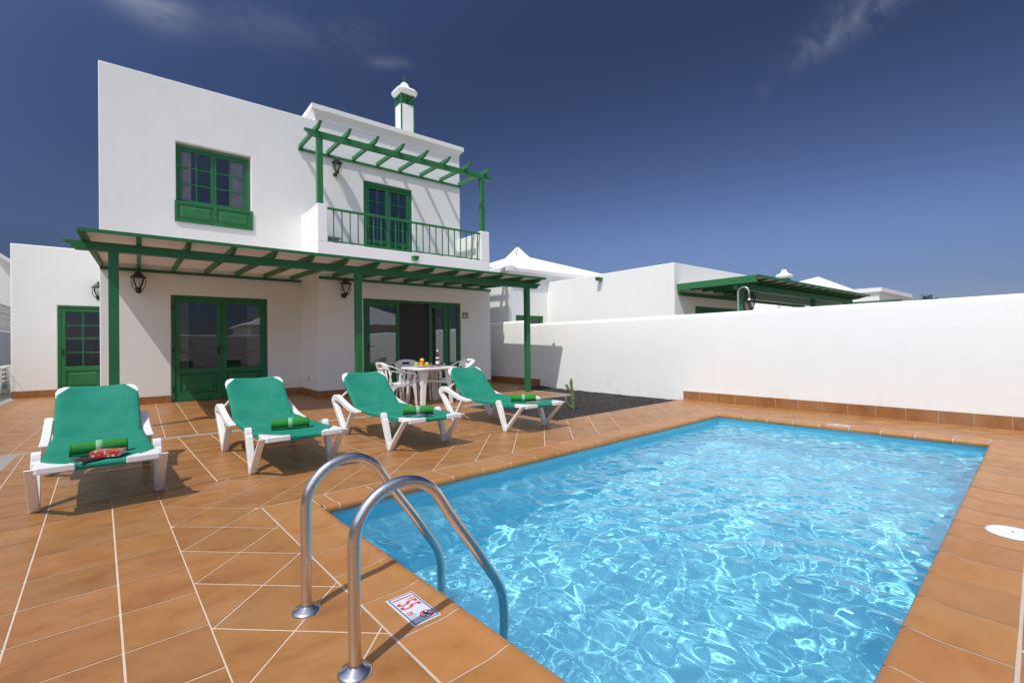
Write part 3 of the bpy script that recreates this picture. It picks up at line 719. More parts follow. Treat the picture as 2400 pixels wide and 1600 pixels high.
# ============================================================ annex on the left
ax = empty('white_annex'); tag(ax, 'low white flat roofed annex with a half hidden green door at the left', 'outbuilding')
w = MB(); AD = (-1.462, -.60, -.08, 2.09); AY = 14.91
hole_wall(w, -2.205, -.561, -.08, 3.43, [AD], AY, .2); w.build('wall', WHITE, ax, bevel=.02, segs=3)
w = MB(); w.box(-2.205, -2.0, AY + .2, 19, -.08, 3.43); w.box(-2.0, -.561, AY + .2, 19, 3.2, 3.35); w.box(-2.0, -.561, 17.5, 17.6, 0, 3.2); w.build('wall', WHITE, ax)
ad = frame('door', ax, AD[0], AD[1], -.01, AD[3], AY + .02, .055)
leaf(ad, AD[0] + .055, AD[1] - .055, .005, AD[3] - .06, AY + .03, .68, .075, 2, 4, front_bars=True, handle=(-1.37, 1.04, 1))
skirting(ax, (-2.2, AY), (AD[0], AY), h=.16)
q = MB(); q.box(-.9, -.62, AY + .6, AY + .9, .5, 1.2); q.box(-1.3, -.7, AY + .7, AY + 1.0, .5, .56); q.build('shelf', DARK, ax)

# ============================================================ boundary walls
def loft_wall(name, pts, hts, th, parent=None, mat=WHITE):
    """pts: centreline xy list, hts: heights; rounded shoulders"""
    mb = MB(); rows = []
    for i, (p, h) in enumerate(zip(pts, hts)):
        a = Vector(pts[max(i - 1, 0)]); b = Vector(pts[min(i + 1, len(pts) - 1)]); d = (b - a).normalized(); n = Vector((-d.y, d.x)); t = th / 2
        prof = [(-t, -.1), (-t, h * .5), (-t, h - .075), (-t * .93, h - .04), (-t * .75, h - .015), (-t * .4, h), (t * .4, h), (t * .75, h - .015), (t * .93, h - .04), (t, h - .075), (t, h * .5), (t, -.1)]
        rows.append([(p[0] + n.x * o, p[1] + n.y * o, z) for o, z in prof])
    mb.grid(rows, 0, True)
    mb.add(rows[0], [tuple(range(len(rows[0])))], 0); mb.add(rows[-1], [tuple(reversed(range(len(rows[0]))))], 0)
    return mb.build(name, mat, parent)
bw = empty('boundary_wall'); tag(bw, 'long white rendered garden wall running along the right of the pool', 'wall')
ys = [-3.2 + .35 * i for i in range(36)] + [9.42, 9.5, 9.58, 9.66, 9.8, 10.2, 10.8, 11.5, 12.5]
hs = [1.602 + .006 * mnoise.noise(Vector((y, 0, 0))) for y in ys]
hs = [h if y < 9.45 else (1.63 if y < 9.55 else (1.665 if y < 9.6 else 1.71)) for y, h in zip(ys, hs)]
loft_wall('wall', [(WALLX + .10 + (.0), y) for y in ys], hs, .2, bw)
skirting(bw, (WALLX, 4.895), (WALLX, -3.2), h=.158, nrm=(-1, 0), seg=.328)
skirting(bw, (WALLX, 12.5), (WALLX, 8.93), h=.17, nrm=(-1, 0), seg=.328)
bk = empty('rear_wall'); tag(bk, 'white garden wall behind the viewer, seen mirrored in the patio doors', 'wall')
loft_wall('wall', [(x, -3.3) for x in range(-5, 9)], [1.68] * 14, .2, bk); skirting(bk, (-4.6, -3.2), (8.04, -3.2), nrm=(0, 1))
lw = empty('side_wall'); tag(lw, 'white wall topped by grey wire mesh at the far left edge', 'wall')
loft_wall('wall', [(-3.3, -3.2 + 1.0 * i) for i in range(28)], [1.66] * 28, .2, lw)
fm = MB(); yy = 12.0
while yy < 24.7:
    fm.box(-3.304, -3.296, yy - .004, yy + .004, 1.6, 2.5); yy += .12
for z in (1.72, 1.80, 2.05, 2.2, 2.45): fm.box(-3.305, -3.295, 12, 24.7, z - .004, z + .004)
fm.build('wire_mesh', BLACKM, lw, fix=False)

# ============================================================ neighbours
nh = empty('hip_roofed_house'); tag(nh, 'white single storey house with shallow hipped roof and tiny pyramid cap beyond the wall', 'house')
X0, X1, Y0, Y1 = 8.44, 14.4, 10.69, 17.1; EZ = 3.20
w = MB(); hole_wall(w, X0, X1, -.08, EZ, [(8.70, 9.80, .9, 1.93)], Y0, .2); w.build('wall', WHITE, nh, bevel=.01)
w = MB(); w.box(X0, X0 + .2, Y0 + .2, Y1, -.08, EZ); w.box(X1 - .2, X1, Y0 + .2, Y1, -.08, EZ); w.box(X0 + .2, X1 - .2, Y1 - .2, Y1, -.08, EZ); w.box(X0 + .2, X1 - .2, 12.5, 12.6, 0, EZ); w.build('wall', WHITE, nh)
wf = frame('window', nh, 8.70, 9.80, .9, 1.93, Y0 + .03, .06, bottom=True); leaf(wf, 8.76, 9.25, .96, 1.87, Y0 + .04, 1.0, .05, 1, 1, panel=False); leaf(wf, 9.25, 9.74, .96, 1.87, Y0 + .04, 1.0, .05, 1, 1, panel=False)
cx, cyy = 11.42, 13.9; r = MB()
rows = [[(X0 - o + i * (X1 - X0 + 2 * o) * 0, 0, 0) for i in range(4)] for o in (0,)]
prof = [(0, EZ - .12), (.06, EZ - .06), (.10, EZ - .02), (.14, EZ), (.14, EZ + .10)]
sq_ring(r, prof, X0, X1, Y0, Y1)
e = .14; ap = (cx, cyy, 4.52)
qq = [(X0 - e, Y0 - e, EZ + .10), (X1 + e, Y0 - e, EZ + .10), (X1 + e, Y1 + e, EZ + .10), (X0 - e, Y1 + e, EZ + .10)]
r.add(qq + [ap], [(0, 1, 4), (1, 2, 4), (2, 3, 4), (3, 0, 4)], 0); r.build('roof', ROOFWHITE, nh, fix=False)
t = MB(); hw = .36; zb = 4.36
t.add([(cx - hw, cyy - hw, zb), (cx + hw, cyy - hw, zb), (cx + hw, cyy + hw, zb), (cx - hw, cyy + hw, zb), (cx, cyy, 4.84), (cx - hw, cyy - hw, zb - .1), (cx + hw, cyy - hw, zb - .1), (cx + hw, cyy + hw, zb - .1), (cx - hw, cyy + hw, zb - .1)],
      [(0, 1, 4), (1, 2, 4), (2, 3, 4), (3, 0, 4), (5, 6, 1, 0), (6, 7, 2, 1), (7, 8, 3, 2), (8, 5, 0, 3)]); cap = t.build('roof_cap', WHITE, nh)
t = MB(); t.tube([(cx, cyy, 4.80), (cx, cyy, 4.98), (cx, cyy, 5.08)], [.02, .02, .006], 8); t.bar((cx - hw, cyy - hw, zb - .01), (cx, cyy, 4.84), .02, .02); t.bar((cx - hw, cyy - hw, zb - .04), (cx - hw, cyy + hw, zb - .04), .03, .02); t.build('finial', GREENW, cap)

nb = empty('flat_roofed_house'); tag(nb, 'plain white flat roofed house block behind the wall, left of the green pergola', 'house')
BX, BY = 9.97, 6.27
w = MB(); hole_wall(w, BX, 14.0, -.08, 2.98, [(10.9, 13.2, -.08, 1.98)], BY, .2); w.build('wall', WHITE, nb, bevel=.015)
w = MB(); w.box(BX, BX + .2, BY + .2, 15, -.08, 2.98); w.box(13.8, 14.0, BY + .2, 10.6, -.08, 2.98); w.box(BX + .2, 13.8, BY + .2, 10.5, 2.7, 2.85); w.box(BX + .2, 13.8, 8, 8.1, 0, 2.7); w.build('wall', WHITE, nb, bevel=.015)
q = frame('door', nb, 10.9, 13.2, 0, 1.98, BY + .02, .09); leaf(q, 10.99, 12.04, .01, 1.88, BY + .03, .6, .08, 2, 4); leaf(q, 12.06, 13.11, .01, 1.88, BY + .03, .6, .08, 2, 4)
q = MB(); q.prism([(BX, 8.46, 2.79), (BX, 8.58, 2.79), (BX, 8.58, 2.86), (BX, 8.46, 2.86)], (-.16, 0, 0)); q.box(BX - .19, BX, 8.45, 8.59, 2.861, 2.875); q.build('drain_spout', GREENW, nb)

npg = empty('neighbour_pergola'); tag(npg, 'dark green louvred pergola roof rising above the garden wall, behind the shower pipe', 'pergola')
px0, px1, py0, py1 = 10.12, 17.75, 4.42, BY - .01
m = MB(); m.box(px0, px1, py0 + .42, py0 + .52, 2.22, 2.36); m.build('beam', GREEN, npg)
m = MB(); m.box(px0 + .0, px1, py1 - .06, py1, 2.20, 2.28); m.build('ledger', GREEN, npg)
m = MB(); m.box(px0 - .05, px0, py0, py1, 2.32, 2.47); m.build('edge_board', GREENW, npg)
m = MB(); m.box(px0 - .06, px1 + .06, py0 - .03, py0, 2.43, 2.475); m.build('edge_board', GREENW, npg)
m = MB(); m.box(px0, px1, py0, py1, 2.445, 2.46, 0); m.build('roof_boards', [ROOFTOP], npg)
for i in range(15):
    x = px0 + .06 + i * (px1 - px0 - .1) / 14; m = MB()
    m.prism([(x - .03, py0 + .02, 2.44), (x - .03, py0 + .06, 2.42), (x - .03, py0 + .3, 2.36), (x - .03, py1, 2.36), (x - .03, py1, 2.444), (x - .03, py0 + .02, 2.444)], (.06, 0, 0)); m.build('rafter', GREEN, npg)
for x in (px0 + .25, 14.6, 17.3):
    m = MB(); m.box(x - .06, x + .06, py0 + .41, py0 + .53, -.08, 2.22); m.build('post', GREEN, npg)
for i in range(11):
    m = MB(); yy = 6.1 - i * .11; m.box(12.0, 19.2, yy - .02, yy + .02, 2.27, 2.30); m.build('slat', GREEN, npg)

fpg = empty('far_pergola'); tag(fpg, 'thin green pergola edge beyond the wall, right of the louvred pergola', 'pergola')
m = MB(); m.box(27, 27.12, 5.5, 9.5, 2.83, 2.915); m.build('beam', GREEN, fpg)
m = MB(); m.box(27.12, 29, 9.4, 9.5, 2.81, 2.9); m.build('beam', GREEN, fpg)
for y in (9.3, 5.6):
    m = MB(); m.box(27, 27.1, y, y + .1, -.08, 2.83); m.build('post', GREEN, fpg)
fw = empty('far_garden_wall'); tag(fw, 'distant white wall seen through the louvred pergola', 'wall')
loft_wall('wall', [(22.5, 8.9), (22.5, 13)], [2.72, 2.72], .3, fw)
fh = empty('far_house'); tag(fh, 'distant white house with a hipped roof and a boxy cornice, right of the far chimney', 'house')
m = MB(); m.box(28.2, 34, 6.6, 14, -.08, 3.3); m.build('wall', WHITE, fh)
m = MB(); sq_ring(m, [(0, 3.3), (.12, 3.42), (.12, 3.62), (-.2, 3.62)], 28.2, 34, 6.6, 14)
m.add([(27.9, 8.1, 3.62), (33, 8.1, 3.62), (33, 14.1, 3.62), (27.9, 14.1, 3.62), (29.9, 9.75, 4.66)], [(0, 1, 4), (1, 2, 4), (2, 3, 4), (3, 0, 4)]); m.build('roof', ROOFWHITE, fh, fix=False)
fc = empty('chimney_house'); tag(fc, 'white chimney house top with a bell shaped cap above the louvred pergola', 'house')
m = MB(); m.box(22.8, 27, 8.5, 14, -.08, 3.1); m.build('wall', WHITE, fc); chimney(24.0, 9.25, 3.1, 3.75, .40, fc, k=.98)
def palm(x, y, h, label):
    p = empty('palm_tree', (x, y, 0)); tag(p, label, 'palm tree', 'distant palms')
    m = MB(); m.tube([(0, 0, -.08), (.05, 0, h * .5), (0, 0, h)], [.16, .12, .1], 8); m.build('trunk', EARTH, p)
    c = MB()
    for i in range(60):
        a = random.uniform(0, 6.28); el = random.uniform(-.5, 1.3); ln = random.uniform(.35, .75); d = Vector((math.cos(a) * math.cos(el), math.sin(a) * math.cos(el), math.sin(el)))
        q0 = Vector((0, 0, h)); sd_ = d.cross(Vector((0, 0, 1))).normalized() * .03; mid = q0 + d * ln * .6; tip = q0 + d * ln - Vector((0, 0, .25 * ln))
        c.add([q0, mid + sd_, tip, mid - sd_], [(0, 1, 2, 3)])
    c.build('crown', m_plain('palm_leaf', (.10, .09, .04), .8), p, fix=False)
palm(31.6, 5.5, 3.0, 'brownish tuft of a distant palm above the wall, the left one'); palm(31.85, 5.26, 2.9, 'brownish tuft of a distant palm above the wall, the right one')
lh = empty('left_far_house'); tag(lh, 'white gabled house corner above the wire mesh at the left edge', 'house')
m = MB(); m.prism([(-6.5, 26, -.08), (-2.0, 26, -.08), (-2.0, 26, 3.0), (-4.3, 26, 4.75), (-6.5, 26, 3.2)], (0, 6, 0)); m.build('wall', WHITE, lh)
m = MB(); m.bar((-1.8, 25.9, 2.9), (-4.35, 25.9, 4.86), 1.5, .12, up=(0, 0, 1)); m.build('roof', ROOFWHITE, lh)
# things only the door glass shows: the plot behind the viewer
rh = empty('mirrored_house'); tag(rh, 'white pyramid roofed house behind the viewer, mirrored in the patio door', 'house')
m = MB(); m.box(6, 18, -21, -13, -.08, 2.6); m.build('wall', WHITE, rh)
m = MB(); m.add([(5.6, -12.6, 2.6), (18.4, -12.6, 2.6), (18.4, -21.4, 2.6), (5.6, -21.4, 2.6), (12, -17, 5.0)], [(0, 4, 1), (1, 4, 2), (2, 4, 3), (3, 4, 0), (3, 2, 1, 0)]); m.build('roof', ROOFWHITE, rh)
rt = empty('clipped_tree', (9.2, -5.5, 0)); tag(rt, 'round clipped tree behind the viewer, mirrored in the patio door', 'tree')
m = MB(); m.tube([(0, 0, -.08), (0, 0, 2.0)], .06, 8); m.build('trunk', EARTH, rt)
m = MB()
for i in range(5000):
    d = Vector((random.gauss(0, 1), random.gauss(0, 1), random.gauss(0, 1))).normalized() * random.uniform(.5, .72); q0 = Vector((0, 0, 2.5)) + d
    a = Vector((random.gauss(0, 1), random.gauss(0, 1), random.gauss(0, 1))).normalized() * .05; b = a.cross(d).normalized() * .03
    m.add([q0 - a, q0 + b, q0 + a, q0 - b], [(0, 1, 2, 3)])
m.build('crown', m_plain('clipped_leaf', (.12, .13, .03), .7), rt, fix=False)

# ============================================================ pergolas on the house
pg = empty('terrace_pergola'); tag(pg, 'long green timber pergola with a boarded roof over the ground floor terrace', 'pergola')
def rz_(y): return 2.462 + (y - 8.07) * .040
m = MB(); shaped_beam(m, -.745, 7.275, 8.02, 8.12, 2.345, 2.46); m.build('beam', GREEN, pg, bevel=.004)
for x in (-.255, 3.005, 6.888):
    m = MB(); m.box(x - .053, x + .053, 8.017, 8.123, 0, 2.345); m.build('post', GREEN, pg, bevel=.004)
m = MB(); m.box(-.555, 2.92, FY - .055, FY - .001, 2.545, 2.598); m.build('ledger', GREEN, pg, bevel=.003)
m = MB(); m.box(2.95, 7.375, RY - .055, RY - .001, 2.492, 2.545); m.build('ledger', GREEN, pg, bevel=.003)
for k in range(15):
    x = -.535 + .5425 * k; ye = FY - .001 if x < 2.9 else RY - .001; m = MB(); hh = .088
    yf = 7.73
    pts = [(yf, rz_(yf) + hh), (yf + .01, rz_(yf) + hh * .72), (yf + .10, rz_(yf) + hh * .45), (yf + .13, rz_(yf) + hh * .15), (yf + .2, rz_(yf + .2)), (ye, rz_(ye)), (ye, rz_(ye) + hh)]
    m.prism([(x - .028, a, b) for a, b in pts], (.056, 0, 0)); m.build('rafter', GREEN, pg, bevel=.003)
def slope_slab(mb, x0, x1, y0, y1, o0, o1, m=0):
    mb.add([(x0, y0, rz_(y0) + o0), (x1, y0, rz_(y0) + o0), (x1, y1, rz_(y1) + o0), (x0, y1, rz_(y1) + o0), (x0, y0, rz_(y0) + o1), (x1, y0, rz_(y0) + o1), (x1, y1, rz_(y1) + o1), (x0, y1, rz_(y1) + o1)],
           [(3, 2, 1, 0), (4, 5, 6, 7), (0, 1, 5, 4), (1, 2, 6, 5), (2, 3, 7, 6), (3, 0, 4, 7)], m)
def slope_sheet(mb, x0, x1, y0, y1, o=.0915):
    mb.add([(x0, y0, rz_(y0) + o), (x1, y0, rz_(y0) + o), (x1, y1, rz_(y1) + o), (x0, y1, rz_(y1) + o)], [(0, 1, 2, 3)], 0)
m = MB(); yb = 7.735; nbd = 24
for i in range(nbd):
    a = yb + (RY - yb) * i / nbd; b = yb + (RY - yb) * (i + 1) / nbd; slope_slab(m, -.56, 7.15, a + .0015, b - .0015, .0905, .0935) if False else slope_sheet(m, -.56, 7.15, a, b)
for i in range(13):
    a = RY + (FY - RY) * i / 13; b = RY + (FY - RY) * (i + 1) / 13; slope_slab(m, -.56, 2.93, a, b, .09, .09) if False else slope_sheet(m, -.56, 2.93, a, b)
m.build('roof_sheet', SHEET, pg, fix=True, solid=.004)
m = MB(); slope_slab(m, -.575, 7.155, yb - .03, yb - .001, .07, .114); m.build('edge_board', GREEN, pg)
m = MB(); slope_slab(m, -.585, -.5615, yb, FY - .002, .05, .114); m.build('edge_board', GREEN, pg)
m = MB(); slope_slab(m, 7.1515, 7.170, yb, RY - .002, .07, .114); m.build('edge_board', GREEN, pg)

ug = empty('balcony_pergola'); tag(ug, 'open green pergola of eight rafters on two posts above the balcony', 'pergola')
m = MB(); shaped_beam(m, 2.70, 7.53, 10.17, 10.27, 5.49, 5.612); m.build('beam', GREENW, ug, bevel=.004)
for x in (3.007, 7.188):
    m = MB(); m.box(x - .058, x + .058, 10.172, 10.285, 4.085, 5.49); m.build('post', GREENW, ug, bevel=.004)
m = MB(); m.box(2.89, 7.268, FY - .05, FY - .001, 5.598, 5.65); m.build('ledger', GREENW, ug, bevel=.003)
for k in range(8):
    x = 2.935 + .6145 * k; m = MB(); yf = 9.86
    z = lambda y: 5.613 + (y - 10.22) * .03
    pts = [(yf, z(yf) + .10), (yf + .015, z(yf) + .085), (yf + .12, z(yf) + .03), (yf + .16, z(yf) + .0), (FY - .001, z(FY)), (FY - .001, z(FY) + .09), (yf + .1, z(yf) + .09)]
    m.prism([(x - .03, a, b) for a, b in pts], (.06, 0, 0)); m.build('rafter', GREENW, ug, bevel=.003)

# ============================================================ wall lanterns
def lantern(x, y, z, label, rz=0, first=[None]):
    """mount on a wall facing -y at height z of the wall boss"""
    if first[0] is None:
        t = empty('wall_lantern', (x, y, z), rz); first[0] = t
        m = MB(); m.lathe([(0, 0), (.045, 0), (.05, .012), (.03, .03), (0, .035)], n=16); me_ = m
        me_.v = [(vx, -vz, vy) for vx, vy, vz in me_.v]; me_.build('backplate', BLACKM, t, fix=True)
        a = MB(); a.tube([(0, -.02, 0), (0, -.09, -.045), (0, -.15, -.05), (0, -.17, -.01), (0, -.17, .03)], .011, 8); a.lathe([(0, -.02), (.02, -.015), (.045, .02), (.05, .045), (0, .05)], (0, -.17, 0), 12)
        a.build('bracket', BLACKM, t)
        h = MB()
        for s_ in (-1, 1):
            h.tube([(s_ * .035, -.17, .0), (s_ * .078, -.17, .035), (s_ * .100, -.17, .09), (s_ * .106, -.17, .16), (s_ * .104, -.17, .24)], .006, 8)
        h.tube([(.104 * math.cos(i * math.pi / 12), -.17 + .104 * math.sin(i * math.pi / 12), .242) for i in range(25)], .006, 6, caps=False); h.build('cage', BLACKM, t)
        g = MB(); g.lathe([(.035, .045), (.06, .09), (.082, .16), (.088, .235)], (0, -.17, 0), 20); g.build('globe', LGLASS, t, fix=False)
        b = MB(); b.lathe([(0, .05), (.015, .06), (.026, .11), (.02, .16), (0, .17)], (0, -.17, 0), 12); b.build('bulb', CERAM, t)
        c = MB(); c.lathe([(.125, .232), (.12, .245), (.085, .275), (.05, .325), (.018, .36), (.012, .385), (.0, .39)], (0, -.17, 0), 14, smooth=False); c.lathe([(.125, .232), (.0, .255)], (0, -.17, 0), 14, smooth=False); c.build('hood', BLACKM, t, fix=False)
    else:
        t = copy_tree(first[0]); t.location = (x, y, z); t.rotation_euler = (0, 0, rz)
    return tag(t, label, 'lantern', 'black wall lanterns')
lantern(.0, FY, 2.18, 'black wall lantern with glass globe left of the double green door')
lantern(3.46, RY, 2.165, 'black wall lantern with glass globe between the two ground floor doors')
lantern(3.72, FY, 5.21, 'black wall lantern on the sunlit upper wall above the balcony')
lantern(-.745, AY, 2.29, 'black wall lantern on the annex wall, half hidden by the house corner')
lantern(10.37, 4.83, 1.77, 'black wall lantern on the neighbour\'s green pergola post', 0)

# house number
n = empty('number_plate', (6.575, RY, 1.83)); tag(n, 'small square number 7 plate in a brown frame beside the patio door', 'house number')
m = MB()
for a, b, c, d in ((-.075, .075, .052, .07), (-.075, .075, -.07, -.052), (-.075, -.055, -.052, .052), (.055, .075, -.052, .052)): m.box(a, b, -.02, -.001, c, d)
m.build('frame', DRUM, n, bevel=.002); m = MB(); m.box(-.055, .055, -.012, -.002, -.052, .052); m.build('plate', CERAM, n)
m = MB(); text_mesh(m, '7', .12, Matrix(((1, 0, 0, -.032), (0, 0, -1, -.0135), (0, 1, 0, -.042), (0, 0, 0, 1))), offset=.004); m.build('digit', BLACKM, n, fix=False)

# ============================================================ sun loungers
def sling(mb, rows, cuts, m=0):
    """rows: list of (y,z,ny,nz,halfwidth,wrap) -> sheet with edges wrapped round the tubes"""
    P = []
    nx_ = 16
    for (y, z, ny_, nz_, h, wr) in rows:
        row = []
        for (ex, off) in ((-h, -.036), (-h - .003, -.018), (-h + .003, -.004)): row.append((ex, y + ny_ * off * wr, z + nz_ * off * wr))
        for i in range(nx_ + 1):
            t = -1 + 2 * i / nx_; x = (h - .014) * t; sag = -.012 * (1 - t * t) + .004 * mnoise.noise(Vector((x * 9, y * 7, z * 7))) ; row.append((x, y + ny_ * sag, z + nz_ * sag))
        for (ex, off) in ((h - .003, -.004), (h + .003, -.018), (h, -.036)): row.append((ex, y + ny_ * off * wr, z + nz_ * off * wr))
        P.append(row)
    mb.grid(P, m, True)
def make_lounger():
    t = empty('sun_lounger')
    HY, HZ, TY, TZ = 1.0, .350, 1.425, .735
    f = MB()
    for s_ in (-1, 1):
        f = MB(); f.prism([(s_ * .262, -.325, .308), (s_ * .262, -.325, .334), (s_ * .262, .98, .336), (s_ * .262, .98, .305), (s_ * .262, .9, .30)], (s_ * .030, 0, 0))
        f.build('side_rail', PLASTIC, t, bevel=.008, segs=3)
    fb = MB(); fb.box(-.283, .283, -.335, -.296, .302, .336); fb.build('front_bar', PLASTIC, t, bevel=.009, segs=3)
    for s_ in (-1, 1):
        c = MB(); pts = [(s_ * .322, -.340), (s_ * .305, -.358), (s_ * .125, -.358), (s_ * .13, -.335), (s_ * .17, -.28), (s_ * .235, -.235), (s_ * .29, -.15), (s_ * .318, -.14)]
        c.prism([(x, y, .306) for x, y in pts], (0, 0, .043)); c.build('corner_cap', PLASTIC, t, bevel=.007, segs=3)
    cb_ = MB(); cb_.box(-.283, .283, .93, .965, .306, .334); cb_.build('cross_bar', PLASTIC, t, bevel=.006)
    for s_ in (-1, 1):
        xx = s_ * .333
        # front V leg
        a = MB()
        def plate(mb, pts, x_, w_): mb.prism([(x_ - w_ / 2, y, z) for y, z in pts], (w_, 0, 0))
        plate(a, [(-.018, 0), (.034, 0), (.046, .03), (.118, .185), (.188, .335), (.182, .360), (.160, .372), (.132, .362), (.118, .335), (.112, .315), (.095, .298), (.015, .075), (-.012, .058), (-.105, .150), (-.292, .325), (-.322, .340), (-.352, .342), (-.352, .333), (-.318, .322), (-.13, .135), (-.04, .03)], xx, .052)
        a.build('leg', PLASTIC, t, bevel=.006, segs=2)
        # rear leg with its rising arm
        a = MB()
        plate(a, [(1.165, 0), (1.218, 0), (1.245, .03), (1.565, .365), (1.580, .395), (1.555, .432), (1.50, .462), (1.43, .468), (1.38, .456), (1.20, .400), (1.02, .352), (.90, .334), (.78, .328), (.77, .308), (.83, .292), (1.0, .296), (1.15, .326), (1.30, .374), (1.40, .398), (1.462, .390), (1.475, .365), (1.225, .105), (1.185, .072), (1.15, .10), (1.02, .255), (.985, .298), (.95, .298), (.985, .245), (1.13, .06)], xx, .058)
        a.build('leg', PLASTIC, t, bevel=.007, segs=2)
    # backrest
    dx, dz = TY - HY, TZ - HZ; ln = math.hypot(dx, dz); dy, dz = dx / ln, dz / ln; ny_, nz_ = -dz, dy
    bf = MB(); path = []
    for s_ in (-1, 1):
        seq = [(s_ * .262, 0), (s_ * .262, ln - .075)] + [(s_ * (.262 - .06 * (1 - math.cos(q))), ln - .075 + .06 * math.sin(q)) for q in (R(30), R(60), R(90))]
        path += seq if s_ < 0 else list(reversed(seq))
    p3 = [(x, HY + dy * q - ny_ * .036, HZ + dz * q - nz_ * .036) for x, q in path]
    bf.tube(p3, .019, 10); bf.build('backrest_frame', PLASTIC, t)
    for s_ in (-1, 1):
        c = MB(); k = [(.287, ln - .135), (.291, ln - .055), (.274, ln - .012), (.236, ln + .010), (.165, ln + .010), (.17, ln - .03), (.24, ln - .12)]
        c.prism([(s_ * x, HY + dy * q - ny_ * .042, HZ + dz * q - nz_ * .042) for x, q in k], (0, ny_ * .036, nz_ * .036)); c.build('corner_cap', PLASTIC, t, bevel=.006, segs=3)
    br = MB(); br.bar((-.262, HY + dy * .3 - ny_ * .05, HZ + dz * .3 - nz_ * .05), (.262, HY + dy * .3 - ny_ * .05, HZ + dz * .3 - nz_ * .05), .03, .015, up=(0, ny_, nz_)); br.build('stay', PLASTIC2, t)
    for s_ in (-1, 1):
        st_ = MB(); st_.bar((s_ * .24, HY + dy * .34, HZ + dz * .34 - .03), (s_ * .30, 1.42, .425), .03, .018); st_.build('stay', PLASTIC2, t)
    fa = MB(); rows = []
    rows.append((-.350, .302, -1, 0, .165, .2)); rows.append((-.356, .325, -.8, .5, .168, .2)); rows.append((-.346, .344, -.3, 1, .170, .25))
    for i in range(27):
        y = -.335 + i * (HY - .02 + .335) / 26; z = .3485 + .004 * math.sin(i * .6)
        h = .172 + (min(max((y + .335) / .175, 0), 1)) ** .9 * .130 if y < -.16 else .302
        rows.append((y, z - .008 * math.sin(max(0, min(1, (y + .1) / .9)) * math.pi), 0, 1, h if y < .6 else .302 - .014 * (y - .6) / .4, .3 if y < -.2 else 1.35))
    sling(fa, rows, None); fa.build('seat_fabric', SLING, t, fix=False)
    fb2 = MB(); rows = []
    for i in range(19):
        q = -.012 + i * (ln + .014) / 18
        h = .287 if q < ln - .105 else .287 - .095 * min(1, ((q - ln + .105) / .105)) ** 1.1
        bow = .006 * math.sin(q / ln * math.pi)
        rows.append((HY + dy * q + ny_ * (.004 - bow), HZ + dz * q + nz_ * (.004 - bow), ny_, nz_, h, 1 if q < ln - .1 else .35))
    q = ln; rows.append((HY + dy * (q + .012) - ny_ * .018, HZ + dz * (q + .012) - nz_ * .018, dy, dz, .189, .2)); rows.append((HY + dy * q - ny_ * .045, HZ + dz * q - nz_ * .045, -ny_, -nz_, .186, .1))
    sling(fb2, rows, None); fb2.build('back_fabric', SLING, t, fix=False)
    return t
GL = 'sun loungers facing the pool'
proto = make_lounger()
spots = [(-.217, 4.45, .057, 'teal sling lounger at the far left, with a towel and red paperback'),
         (1.087, 4.535, .048, 'teal sling lounger second from the left, holding only a rolled towel'),
         (2.36, 4.58, .047, 'teal sling lounger third from the left, rolled towel on a dark magazine'),
         (3.885, 4.585, .020, 'teal sling lounger nearest the gravel bed, towel on an orange leaflet')]
LG = []
for i, (x, y, a, lb) in enumerate(spots):
    o = proto if i == 0 else copy_tree(proto); o.location = (x, y, 0); o.rotation_euler = (0, 0, a); tag(o, lb, 'sun lounger', GL); LG.append(o)
stack_white = {}
for i in range(4):
    o = copy_tree(proto); o.location = (-2.86, 16.9, .02 + .105 * i); o.rotation_euler = (0, 0, R(180))
    for ch in o.children:
        if 'fabric' in ch.name:
            k_ = ch.data.name
            if k_ not in stack_white: d_ = ch.data.copy(); d_.materials[0] = PLASTIC2; stack_white[k_] = d_
            ch.data = stack_white[k_]
    tag(o, ['white lounger at the bottom of the stack left of the annex', 'white lounger second from the bottom of the stack left of the annex', 'white lounger third from the bottom of the stack left of the annex', 'topmost white lounger of the stack left of the annex'][i], 'sun lounger', 'stacked loungers by the annex')

